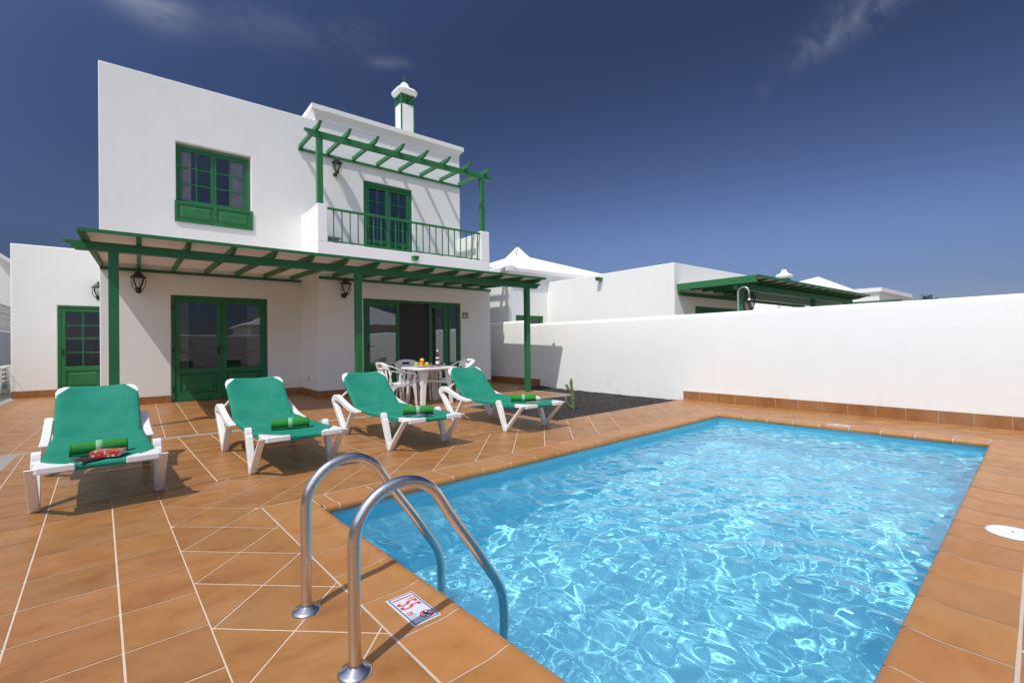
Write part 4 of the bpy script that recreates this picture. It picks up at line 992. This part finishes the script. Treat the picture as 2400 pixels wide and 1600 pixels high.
# towels ------------------------------------------------------
def make_towel():
    t = empty('rolled_towel'); L_, r = .155, .047; m = MB(); rows = []
    for i in range(25):
        x = -L_ + 2 * L_ * i / 24; row = []
        e = 1 - .10 * (abs(x) / L_) ** 8
        for k in range(28):
            a = 2 * math.pi * k / 28; rr = r * e * (1 - .07 * math.exp(-(x / .035) ** 2) + .05 * math.sin(x * 23 + 1)) * (1 + .06 * math.sin(a * 1 + 1.2) + .035 * mnoise.noise(Vector((x * 12, math.cos(a) * 1.5, math.sin(a) * 1.5)))) + (.004 if 0 else 0)
            if math.sin(a) < -.55: rr *= .90
            row.append((x, rr * math.cos(a), rr * math.sin(a) + .047))
        rows.append(row)
    m.grid(rows, 0, True, closed=True); m.build('cloth', TOWEL, t, fix=False)
    # coiled ends
    for s_ in (-1, 1):
        c = MB(); pts = [[], []]
        for k in range(56):
            a = k * .36; rr = .004 + .0023 * k * .36 * 1.0
            pts[0].append((s_ * (L_ - .012), rr * math.cos(a), rr * math.sin(a) + .047)); pts[1].append((s_ * (L_ + .004 - .00004 * k), rr * math.cos(a), rr * math.sin(a) + .047))
        c.grid(pts, 0, True); c.add([(s_ * (L_ - .008), .045 * math.cos(k * .449), .045 * math.sin(k * .449) + .047) for k in range(14)], [tuple(range(14))], 0)
        c.build('coil', TOWEL, t, solid=.004, fix=False)
    b = MB(); rows = []
    for x in (-.019, -.017, .017, .019):
        rows.append([(x, (r * 1.005 if abs(x) < .018 else r * .95) * (1 + .05 * math.sin(2 * math.pi * k / 28 + 1.2)) * math.cos(2 * math.pi * k / 28), (r * 1.005 if abs(x) < .018 else r * .95) * (1 + .05 * math.sin(2 * math.pi * k / 28 + 1.2)) * math.sin(2 * math.pi * k / 28) + .047) for k in range(28)])
    b.grid(rows, 0, True, closed=True); b.build('band', TOWELB, t, fix=False)
    return t
tw = make_towel(); zt = .337
for i, (x, y, a, lb) in enumerate([(-.225, 4.44, .07, 'rolled green towel beside the red paperback on the far left lounger'),
                                   (1.075, 4.60, -.16, 'rolled green towel alone on the second lounger from the left'),
                                   (2.315, 4.515, -.42, 'rolled green towel lying on a magazine on the third lounger'),
                                   (3.835, 4.585, -.60, 'rolled green towel on the lounger nearest the gravel bed')]):
    o = tw if i == 0 else copy_tree(tw); o.location = (x, y, zt + (.004 if i > 1 else 0)); o.rotation_euler = (0, 0, a); tag(o, lb, 'towel', 'rolled green towels on the loungers')
def m_cover(name, cols, sc_=40):
    s = NM(name); co = s.coord(); v = s.n('TexVoronoi'); s.l(co, v.inputs[0]); v.inputs['Scale'].default_value = sc_; v.distance = 'CHEBYCHEV'
    sp_ = s.n('SeparateColor'); s.l(v.outputs['Color'], sp_.inputs[0])
    x = s.n('ValToRGB'); s.l(sp_.outputs[0], x.inputs[0]); x.color_ramp.interpolation = 'CONSTANT'; e = x.color_ramp.elements
    while len(e) < len(cols): e.new(.5)
    for i, c in enumerate(cols): e[i].position = i / len(cols); e[i].color = (*c, 1)
    return s.set(x.outputs[0], .35)
PAPER = m_plain('page_paper', (.62, .55, .42), .9, 200, .1, .0005)
def slab_thing(name, label, cat, loc, rz, sx, sy, sz, mats, tilt=0):
    t = empty(name, loc, rz); t.rotation_euler = (0, tilt, rz); tag(t, label, cat)
    if sz > .01:
        m = MB(); m.box(-sx / 2 + .003, sx / 2 - .003, -sy / 2 + .001, sy / 2 - .004, .0015, sz - .0015); m.build('pages', PAPER, t)
        m = MB(); m.box(-sx / 2, sx / 2, -sy / 2, sy / 2, sz - .0015, sz); m.box(-sx / 2, sx / 2, -sy / 2, sy / 2, 0, .0015); m.box(-sx / 2, sx / 2, -sy / 2 - .001, -sy / 2 + .0005, 0, sz); m.build('cover', mats, t)
    else:
        n_ = 14; m = MB(); rows = []
        for i in range(n_ + 1):
            x = -sx / 2 + sx * i / n_; zz = .004 + .010 * math.sin(i / n_ * math.pi) * (1 if sx > .2 else .4); rows.append([(x, -sy / 2, zz), (x, sy / 2, zz)])
        m.grid(rows, 0, True); m.build('cover', mats, t, solid=max(.002, sz))
    return t
slab_thing('magazine', 'dark glossy magazine under the red paperback on the far left lounger', 'magazine', (-.215, 4.255, zt + .002), .55, .30, .20, .004, m_cover('dark_magazine_cover', [(.02, .02, .025), (.03, .025, .03), (.12, .09, .08), (.02, .02, .02)], 14))
slab_thing('book', 'thick paperback with a red spine in front of the rolled towel', 'book', (-.165, 4.215, zt + .018), -.40, .165, .11, .036, m_cover('red_book_cover', [(.55, .02, .03), (.6, .03, .04), (.5, .02, .03), (.6, .5, .45), (.55, .02, .03), (.35, .2, .05)], 70))
slab_thing('magazine', 'blue grey magazine under the towel on the third lounger', 'magazine', (2.28, 4.44, zt + .002), -.35, .29, .21, .004, m_cover('blue_magazine_cover', [(.03, .06, .12), (.10, .14, .16), (.3, .3, .3), (.02, .03, .04)], 16))
slab_thing('leaflet', 'orange and blue folded leaflet beside the towel nearest the gravel', 'leaflet', (3.875, 4.43, zt + .004), -.7, .19, .12, .002, m_cover('orange_leaflet', [(.55, .16, .04), (.10, .22, .5), (.6, .25, .1), (.5, .12, .05)], 11))

# ============================================================ plastic table and chairs
TX, TYc, TZt = 4.25, 7.83, .672
tb = empty('patio_table', (TX, TYc, 0)); tag(tb, 'white plastic garden table laid with fruit and a wine bottle', 'table')
def rr_rect(h, r, n=6):
    out = []
    for (sx, sy_, a0_) in ((1, 1, 0), (-1, 1, 90), (-1, -1, 180), (1, -1, 270)):
        for i in range(n + 1):
            a = R(a0_ + 90 * i / n); out.append((sx * (h - r) + r * math.cos(a), sy_ * (h - r) + r * math.sin(a)))
    return out
m = MB(); rows = []
for (sc_, z) in ((.965, -.045), (1.0, -.042), (1.002, -.012), (.99, -.003), (.97, 0)):
    rows.append([(x * sc_, y * sc_, TZt + z) for x, y in rr_rect(.43, .17)])
m.grid(rows, 0, True, closed=True); m.add(rows[-1], [tuple(range(len(rows[-1])))], 0); m.add([(x * .96, y * .96, TZt - .012) for x, y in rr_rect(.43, .17)], [tuple(reversed(range(28)))], 0)
m.build('tabletop', PLASTIC, tb, fix=False)
for sx in (-1, 1):
    for sy_ in (-1, 1):
        m = MB(); rows = []
        for z, o, wd in ((0, .305, .055), (.30, .292, .068), (.45, .285, .086), (.64, .275, .115)):
            c = Vector((sx * o, sy_ * o, z)); d1 = Vector((sx, 0, 0)); d2 = Vector((0, sy_, 0))
            q = [c + d1 * .02 + d2 * .02, c + d1 * .02 - d2 * wd, c + d1 * .004 - d2 * wd, c + d1 * .004 + d2 * .004, c - d1 * wd + d2 * .004, c - d1 * wd + d2 * .02]
            rows.append(q)
        m.grid(rows, 0, False, closed=True); m.build('leg', PLASTIC, tb, bevel=.004)
m = MB()
for sx in (-1, 1):
    for sy_ in (-1, 1):
        pts = [(0, .375), (0, .42), (.20, .42), (.355, .43), (.39, .44), (.40, .30), (.375, .33), (.34, .365), (.22, .385)]
        d = Vector((sx, sy_, 0)).normalized(); n3 = Vector((-d.y, d.x, 0)) * .012
        m.prism([d * a + Vector((0, 0, b)) - n3 for a, b in pts], n3 * 2)
m.build('cross_brace', PLASTIC, tb)

def make_chair():
    t = empty('garden_chair'); K = .93
    sw = lambda p: (p[0] * K, p[1] * K, p[2] * K)
    m = MB(); rows = []
    for i in range(11):
        x = -.22 + .47 * i / 10; h = .205 + .035 * i / 10
        rows.append([sw((x, -h + 2 * h * j / 12, .425 + .018 * (abs(-1 + j / 6) ** 3) - .018 * math.sin(i / 10 * 3.14) - (.025 if i == 10 else 0))) for j in range(13)])
    m.grid(rows, 0, True); m.build('seat', PLASTIC, t, solid=.014, fix=False)
    # back: top band with a hand slot, and slats
    def bp(a, z):            # a in -1..1 around the back, z height
        return (-.205 - .085 * (z - .42) / .42 - .065 * (1 - abs(a) ** 2.2), .245 * math.sin(a * 1.35) / math.sin(1.35), z)
    m = MB()
    def patch(a0_, a1_, z0f, z1f, n_=10):
        rows = [[sw(bp(a0_ + (a1_ - a0_) * i / n_, (z0f(a0_ + (a1_ - a0_) * i / n_) * (1 - j / 3) + z1f(a0_ + (a1_ - a0_) * i / n_) * j / 3))) for j in range(4)] for i in range(n_ + 1)]
        m.grid(rows, 0, True)
    top = lambda a: .850 - .075 * abs(a) ** 2.6; ztop = lambda a: top(a)
    patch(-1, -.26, lambda a: .69, top); patch(.26, 1, lambda a: .69, top)
    patch(-.26, .26, lambda a: .795, top, 6); patch(-.26, .26, lambda a: .69, lambda a: .745, 6)
    for a in (-.93, -.55, -.18, .18, .55, .93):
        w_ = .075; patch(a - w_, a + w_, lambda q: .42, lambda q: .69, 3)
    m.build('backrest', PLASTIC, t, solid=.013, fix=False)
    for s_ in (-1, 1):
        m = MB(); path = [(-.285, .205, .790), (-.21, .248, .765), (-.10, .280, .705), (.04, .298, .650), (.16, .302, .630), (.225, .298, .610), (.250, .290, .56)]
        rows = []
        for i, p in enumerate(path):
            a = Vector(path[max(i - 1, 0)]); b = Vector(path[min(i + 1, len(path) - 1)]); d = (b - a).normalized(); up = Vector((0, -1, .25)).normalized(); n3 = d.cross(up).normalized(); u3 = n3.cross(d).normalized()
            w_ = .052 if i < 2 else (.042 if i == 2 else .034)
            q = [Vector(p) + u3 * w_ - n3 * .007, Vector(p) + u3 * w_ + n3 * .007, Vector(p) - u3 * w_ + n3 * .007 - Vector((0, 0, .0)), Vector(p) - u3 * w_ - n3 * .02]
            rows.append([sw((v.x, s_ * v.y, v.z)) for v in q])
        m.grid(rows, 0, False, closed=True); m.build('armrest', PLASTIC, t, bevel=.003)
        m = MB(); m.tube([sw((.03, s_ * .285, .63)), sw((.0, s_ * .262, .53)), sw((-.02, s_ * .235, .43))], [.022, .018, .02], 8, squash=.5); m.build('arm_strut', PLASTIC, t)
        def legp(name, pts):
            m = MB(); rows = []
            for x, y, z, wx in pts:
                rows.append([sw((x - wx, s_ * (y - .012), z)), sw((x + .012, s_ * (y - .012), z)), sw((x + .012, s_ * (y + .006), z)), sw((x - wx, s_ * (y + .006), z))])
            m.grid(rows, 0, False, closed=True); m.build(name, PLASTIC, t, bevel=.003)
        legp('leg', [(.265, .300, 0, .022), (.258, .295, .2, .035), (.252, .288, .36, .06), (.248, .285, .45, .05), (.240, .285, .585, .035)])
        legp('leg', [(-.255, .265, 0, .025), (-.235, .245, .2, .045), (-.195, .225, .37, .09), (-.19, .22, .43, .06)])
        m = MB()
        pts = [(-.2, .43), (.25, .43), (.25, .30), (.235, .35), (.19, .385), (.05, .40), (-.1, .385), (-.16, .35), (-.2, .28)]
        m.prism([sw((a, s_ * .245, b)) for a, b in pts], (0, s_ * .012, 0)); m.build('apron', PLASTIC, t)
    return t
ch0 = make_chair(); GC = 'white plastic garden chairs'
for i, (x, y, z, a, lb) in enumerate([(3.585, 7.80, 0, .05, 'white plastic armchair left of the patio table, seen from its side'),
                                      (4.20, 8.42, 0, R(-94), 'white plastic armchair behind the patio table, facing the pool'),
                                      (5.0, 8.05, 0, R(188), 'white plastic armchair right of the table, its back above the fourth lounger'),
                                      ]):
    o = ch0 if i == 0 else copy_tree(ch0); o.location = (x, y, z); o.rotation_euler = (0, 0, a); tag(o, lb, 'chair', GC)

bs = empty('low_side_table', (3.36, 10.62, 3.2)); tag(bs, 'low white plastic side table behind the left end of the balcony railing', 'side table')
m = MB(); m.prism([(-.2 , -.18, .27), (.2, -.18, .27), (.2, .18, .27), (-.2, .18, .27)], (0, 0, .025)); m.build('tabletop', PLASTIC, bs, bevel=.01)
for sx in (-1, 1):
    for sy_ in (-1, 1):
        m = MB(); m.bar((sx * .19, sy_ * .17, 0), (sx * .16, sy_ * .14, .27), .05, .02); m.build('leg', PLASTIC, bs)
# on the table ------------------------------------------------
pl = empty('fruit_plate', (4.10, 7.83, TZt + .002)); tag(pl, 'white plate carrying the heap of oranges and limes', 'plate')
m = MB(); m.lathe([(0, .002), (.08, .002), (.135, .020), (.145, .022), (.143, .027), (.08, .012), (0, .012)], n=32); m.build('dish', CERAM, pl)
p2 = empty('side_plate', (4.30, 7.62, TZt + .002)); tag(p2, 'small empty white plate at the near edge of the table', 'plate')
m = MB(); m.lathe([(0, .002), (.06, .002), (.105, .012), (.11, .014), (.06, .008), (0, .008)], n=32); m.build('dish', CERAM, p2)
def m_fruit(name, c1, c2):
    s = NM(name); co = s.coord(); c = s.mix(s.ramp(s.noise(co, 12, 3), [(.35, (0, 0, 0)), (.7, (1, 1, 1))]), c1, c2); return s.set(c, .35, s.bump(s.noise(co, 260, 2), .001, .4))
ORG = m_fruit('orange_skin', (.75, .22, .01), (.85, .30, .01)); YEL = m_fruit('yellow_skin', (.80, .45, .02), (.85, .5, .03)); LIM = m_fruit('green_skin', (.33, .42, .04), (.55, .50, .06))
LEAFM = m_plain('stalk', (.05, .08, .02), .7)
for (dx, dy, dz, mt, lb) in [(-.075, .06, .055, LIM, 'green citrus fruit at the left end of the plate'), (-.02, -.03, .055, ORG, 'orange at the front of the fruit heap'), (.075, -.065, .055, LIM, 'green citrus fruit at the right end of the plate'),
                             (.06, .045, .055, ORG, 'orange at the back of the fruit heap'), (.012, .005, .125, YEL, 'yellow orange fruit on top of the heap')]:
    fr = empty('fruit', (4.10 + dx, 7.83 + dy, TZt + dz)); tag(fr, lb, 'fruit', 'fruits heaped on the plate')
    m = MB(); rows = [(.042 * math.sin(math.pi * i / 14), -.040 * math.cos(math.pi * i / 14)) for i in range(15)]; m.lathe(rows, n=20); m.build('flesh', mt, fr); m = MB(); m.lathe([(0, .036), (.006, .039), (.004, .043), (0, .043)], n=8); m.build('stalk', LEAFM, fr)
bt = empty('wine_bottle', (4.42, 7.80, TZt)); tag(bt, 'rose wine bottle with pale labels standing on the patio table', 'bottle')
s = NM('rose_wine'); BOT = s.set((.13, .012, .014), .06, spec=.6)
m = MB(); m.lathe([(0, 0), (.034, 0), (.036, .01), (.036, .185), (.03, .215), (.016, .245), (.0135, .30), (.0135, .302), (0, .302)], n=24); m.build('glass', BOT, bt)
m = MB(); m.lathe([(.0366, .045), (.0366, .105)], n=24); m.build('label', CERAM, bt, fix=False); m = MB(); m.lathe([(.0366, .150), (.0366, .178)], n=24); m.build('label', CERAM, bt, fix=False)
m = MB(); m.lathe([(.0145, .262), (.0145, .315), (.0, .316)], n=16); m.build('capsule', CERAM, bt)
for i, (x, y, lb) in enumerate([(4.31, 7.86, 'empty glass tumbler left of the wine bottle'), (4.50, 7.70, 'empty glass tumbler right of the wine bottle')]):
    gl = empty('tumbler', (x, y, TZt + .001)); tag(gl, lb, 'glass', 'glass tumblers on the table')
    m = MB(); m.lathe([(0, 0), (.029, 0), (.037, .085), (.0345, .085), (.027, .012), (0, .012)], n=24); m.build('bowl', TUMB, gl)
npk = empty('napkin', (4.20, 7.66, TZt + .003)); npk.rotation_euler = (0, 0, .5); tag(npk, 'red paper napkin on the table between fruit and plate', 'napkin')
m = MB(); m.grid([[(-.08 + .16 * i / 8, -.06 + .12 * j / 6, .004 + .004 * math.sin(i * 1.1 + j)) for j in range(7)] for i in range(9)], 0, True); m.build('sheet', RED, npk, solid=.003, fix=False)

# ============================================================ pool ladder
ld = empty('pool_ladder'); ld.matrix_world = PF; tag(ld, 'stainless steel pool ladder with two arched handrails at the near corner of the pool', 'pool ladder')
prof = [(-.498, 0), (-.498, .12), (-.498, .28), (-.498, .405)]
for i in range(1, 13):
    a = math.pi - i * R(148) / 12; prof.append((-.320 + .178 * math.cos(a), .415 + .178 * math.sin(a)))
lastu, lastz = prof[-1]
prof += [(lastu + .06, lastz - .094), (.0, .262), (.075, .150)]
for q in ((.105, .104), (.128, .062), (.143, .018), (.150, -.035)): prof.append(q)
prof += [(.152, -.12), (.152, -.35), (.152, -.95), (.14, -1.0)]
# smooth resample
def smooth_path(p, n=3):
    out = []
    for i in range(len(p) - 1):
        p0 = Vector(p[max(i - 1, 0)]); p1 = Vector(p[i]); p2_ = Vector(p[i + 1]); p3 = Vector(p[min(i + 2, len(p) - 1)])
        for k in range(n):
            t = k / n; out.append(.5 * ((2 * p1) + (-p0 + p2_) * t + (2 * p0 - 5 * p1 + 4 * p2_ - p3) * t * t + (-p0 + 3 * p1 - 3 * p2_ + p3) * t ** 3))
    out.append(Vector(p[-1])); return out
for v_ in (-1.505, -1.02):
    m = MB(); m.tube([(u__, v_, z__) for (u__, z__) in smooth_path([(a, b) for a, b in prof])], .0205, 24); m.build('rail', STEEL, ld)
    m = MB(); m.lathe([(.021, .022), (.026, .021), (.032, .014), (.050, .009), (.056, .003), (.057, 0)], (-.498, v_, .001), 32); m.build('flange', STEEL, ld, fix=False)
for z in (-.32, -.58, -.84):
    m = MB(); m.box(.11, .195, -1.485, -1.04, z - .012, z + .012); m.build('step', STEEL, ld, bevel=.006)

# depth signs --------------------------------------------------
def depth_sign(M, label):
    t = empty('depth_sign'); t.matrix_world = M; tag(t, label, 'sign', 'depth signs on the pool coping')
    L_, H_ = .236, .120      # local x = reading direction, y = up
    m = MB(); m.box(0, L_, 0, H_, -.002, .0018); m.build('plate', SIGNW, t, bevel=.001)
    z = .0022; k = MB()
    for a, b, c, d in ((.005, L_ - .005, .005, .0098), (.005, L_ - .005, H_ - .0098, H_ - .005), (.005, .0098, .0098, H_ - .0098), (L_ - .0098, L_ - .005, .0098, H_ - .0098)):
        k.add([(a, c, z), (b, c, z), (b, d, z), (a, d, z)], [(0, 1, 2, 3)])
    k.build('border', NAVY, t, fix=False)
    k = MB(); text_mesh(k, "1'55", .125, Matrix.Translation((.012, .017, .0024)), offset=.0018, sx=.50); text_mesh(k, "m", .052, Matrix.Translation((.138, .016, .0025)), offset=.0008, sx=.62); k.build('lettering', RED, t, fix=False)
    k = MB(); cx_, cy_ = .193, .079; n_ = 40
    ri, ro = .0225, .0275; vs = []
    for i in range(n_):
        a = 2 * math.pi * i / n_; vs += [(cx_ + ri * math.cos(a), cy_ + ri * math.sin(a), .0024), (cx_ + ro * math.cos(a), cy_ + ro * math.sin(a), .0024)]
    k.add(vs, [(2 * i, 2 * i + 1, (2 * i + 3) % (2 * n_), (2 * i + 2) % (2 * n_)) for i in range(n_)])
    for a in (R(45), R(135)):
        d = Vector((math.cos(a), math.sin(a), 0)); n3 = Vector((-d.y, d.x, 0)) * .0022; c = Vector((cx_, cy_, .0026 + (.0002 if a > 1 else 0)))
        k.add([c - d * .024 - n3, c + d * .024 - n3, c + d * .024 + n3, c - d * .024 + n3], [(0, 1, 2, 3)])
    k.build('prohibition_ring', RED, t, fix=False)
    k = MB(); c = Vector((cx_, cy_, .0031)); pts = [(-.022, -.010), (-.012, .0), (.0, .004), (.010, .010), (.020, .012), (.012, .004), (.004, -.003), (-.006, -.007)]
    k.add([(c.x + a, c.y + b, c.z) for a, b in pts], [tuple(range(8))]); k.add([(c.x - .019 + .0035 * math.cos(i), c.y - .002 + .0035 * math.sin(i), c.z) for i in range(6)], [tuple(range(6))]); k.build('diver', BLACKM, t, fix=False)
    k = MB()
    for j in range(7):
        y_ = .014 + j * .0052; x0_, x1_ = .150 + j * .002, .196 - j * .003
        pp = [(x0_ + (x1_ - x0_) * i / 20, y_ + .0012 * math.sin(i * 1.7)) for i in range(21)]
        for a, b in zip(pp[:-1], pp[1:]): k.add([(a[0], a[1], .0023), (b[0], b[1], .0023), (b[0], b[1] + .0016, .0023), (a[0], a[1] + .0016, .0023)], [(0, 1, 2, 3)])
    k.add([(.206, .012, .0023), (.2075, .012, .0023), (.2075, .048, .0023), (.206, .048, .0023)], [(0, 1, 2, 3)]); k.build('water_marks', GREYL, t, fix=False)
    g = MB(); g.add([(-.004, -.004, .0003), (L_ + .004, -.004, .0003), (L_ + .004, H_ + .004, .0003), (-.004, H_ + .004, .0003)], [(0, 1, 2, 3)]); g.build('mortar', GROUTW, t, fix=False)
rot = Matrix(((0, 1, 0, 0), (-1, 0, 0, 0), (0, 0, 1, 0), (0, 0, 0, 1)))
depth_sign(PF @ Matrix.Translation((-.227, -1.183, .0012)) @ rot, "white depth sign reading 1'55m set in the coping beside the pool ladder")
rot2 = Matrix(((0, -1, 0, 0), (1, 0, 0, 0), (0, 0, 1, 0), (0, 0, 0, 1)))
depth_sign(PF @ Matrix.Translation((5.98, -1.42, .0012)) @ rot2, 'white depth sign on the far coping below the white wall, seen edge on')
# skimmer lid
p = W(2.662, -2.905); sk = empty('skimmer_lid', (p.x, p.y, .001)); tag(sk, 'round white plastic skimmer lid in the coping at the right edge', 'lid')
m = MB(); m.lathe([(0, .006), (.08, .0065), (.096, .008), (.105, .006), (.108, 0)], n=48); m.build('disc', PLASTIC, sk, fix=False)
m = MB(); m.box(-.012, .012, -.006, .006, .0062, .0072); m.build('finger_slot', GREYL, sk); m = MB(); m.lathe([(.108, .0002), (.114, .0002)], n=48); m.build('rim', GREYL, sk, fix=False)

# shower -------------------------------------------------------
sh = empty('garden_shower', (9.2, 4.39, 0)); tag(sh, 'chrome gooseneck shower pipe rising behind the garden wall', 'shower')
m = MB(); pts = [(0, 0, 0), (0, 0, 1.0), (0, 0, 1.97)] + [(0, -.105 + .105 * math.cos(a * math.pi / 10), 2.03 + .105 * math.sin(a * math.pi / 10)) for a in range(0, 11)] + [(0, -.215, 1.93)]
m.tube(pts, .017, 14); m.build('pipe', STEEL, sh); m = MB(); m.lathe([(0, 0), (.02, 0), (.045, -.05), (.048, -.06), (0, -.062)], (0, -.215, 1.93), 16); m.build('shower_head', STEEL, sh)

# cactus -------------------------------------------------------
s = NM('cactus_skin'); co = s.coord(); CACT = s.set(s.ramp(s.noise(co, 9, 4), [(.35, (.07, .13, .03)), (.65, (.20, .24, .07))]), .6, s.bump(s.noise(co, 60, 3), .003, .5))
ct = empty('cactus', (5.69, 5.49, -.03)); tag(ct, 'small green cactus with two bent arms in the black gravel', 'cactus')
side = Vector((-.78, .62, 0))
def cac(path, rad, name):
    m = MB(); pts = smooth_path(path, 4); rows = []; n_ = 20; N_ = len(pts)
    for i, p_ in enumerate(pts):
        d = (pts[min(i + 1, N_ - 1)] - pts[max(i - 1, 0)]).normalized(); a = Vector((.62, .78, 0)); b = d.cross(a).normalized(); t = i / (N_ - 1)
        rr = rad * min(1, math.sqrt(max(.02, 1 - ((t - .85) / .15) ** 2)) if t > .85 else 1) * (1 + .12 * math.sin(t * 26)) * (.8 + .2 * min(1, t * 5))
        rows.append([p_ + (a * math.cos(2 * math.pi * k / n_) + b * math.sin(2 * math.pi * k / n_)) * rr * (1 + .20 * math.cos(5 * 2 * math.pi * k / n_)) for k in range(n_)])
    m.grid(rows, 0, True, closed=True); m.add(rows[-1], [tuple(range(n_))], 0); m.build(name, CACT, ct, fix=False)
cac([(0, 0, 0), Vector((0, 0, .15)) + side * .005, Vector((0, 0, .30)) + side * .02, Vector((0, 0, .42)) + side * .035, Vector((0, 0, .525)) + side * .035], .022, 'stem')
cac([side * .01 + Vector((0, 0, .05)), side * .055 + Vector((0, 0, .055)), side * .10 + Vector((0, 0, .10)), side * .125 + Vector((0, 0, .17)), side * .135 + Vector((0, 0, .23))], .018, 'arm')
cac([side * .03 + Vector((0, 0, .32)), side * .065 + Vector((0, 0, .325)), side * .095 + Vector((0, 0, .365)), side * .125 + Vector((0, 0, .43))], .020, 'arm')
m = MB()
for _ in range(260):
    z = random.uniform(.03, .5); a = random.uniform(0, 6.28); c = side * (.035 * z / .5); p_ = c + Vector((math.cos(a) * .024, math.sin(a) * .024, z)); q_ = p_ + Vector((math.cos(a) * .012, math.sin(a) * .012, random.uniform(-.004, .006)))
    m.add([p_ + Vector((0, 0, .0008)), p_ - Vector((0, 0, .0008)), q_], [(0, 1, 2)])
m.build('spines', PLASTIC2, ct, fix=False)
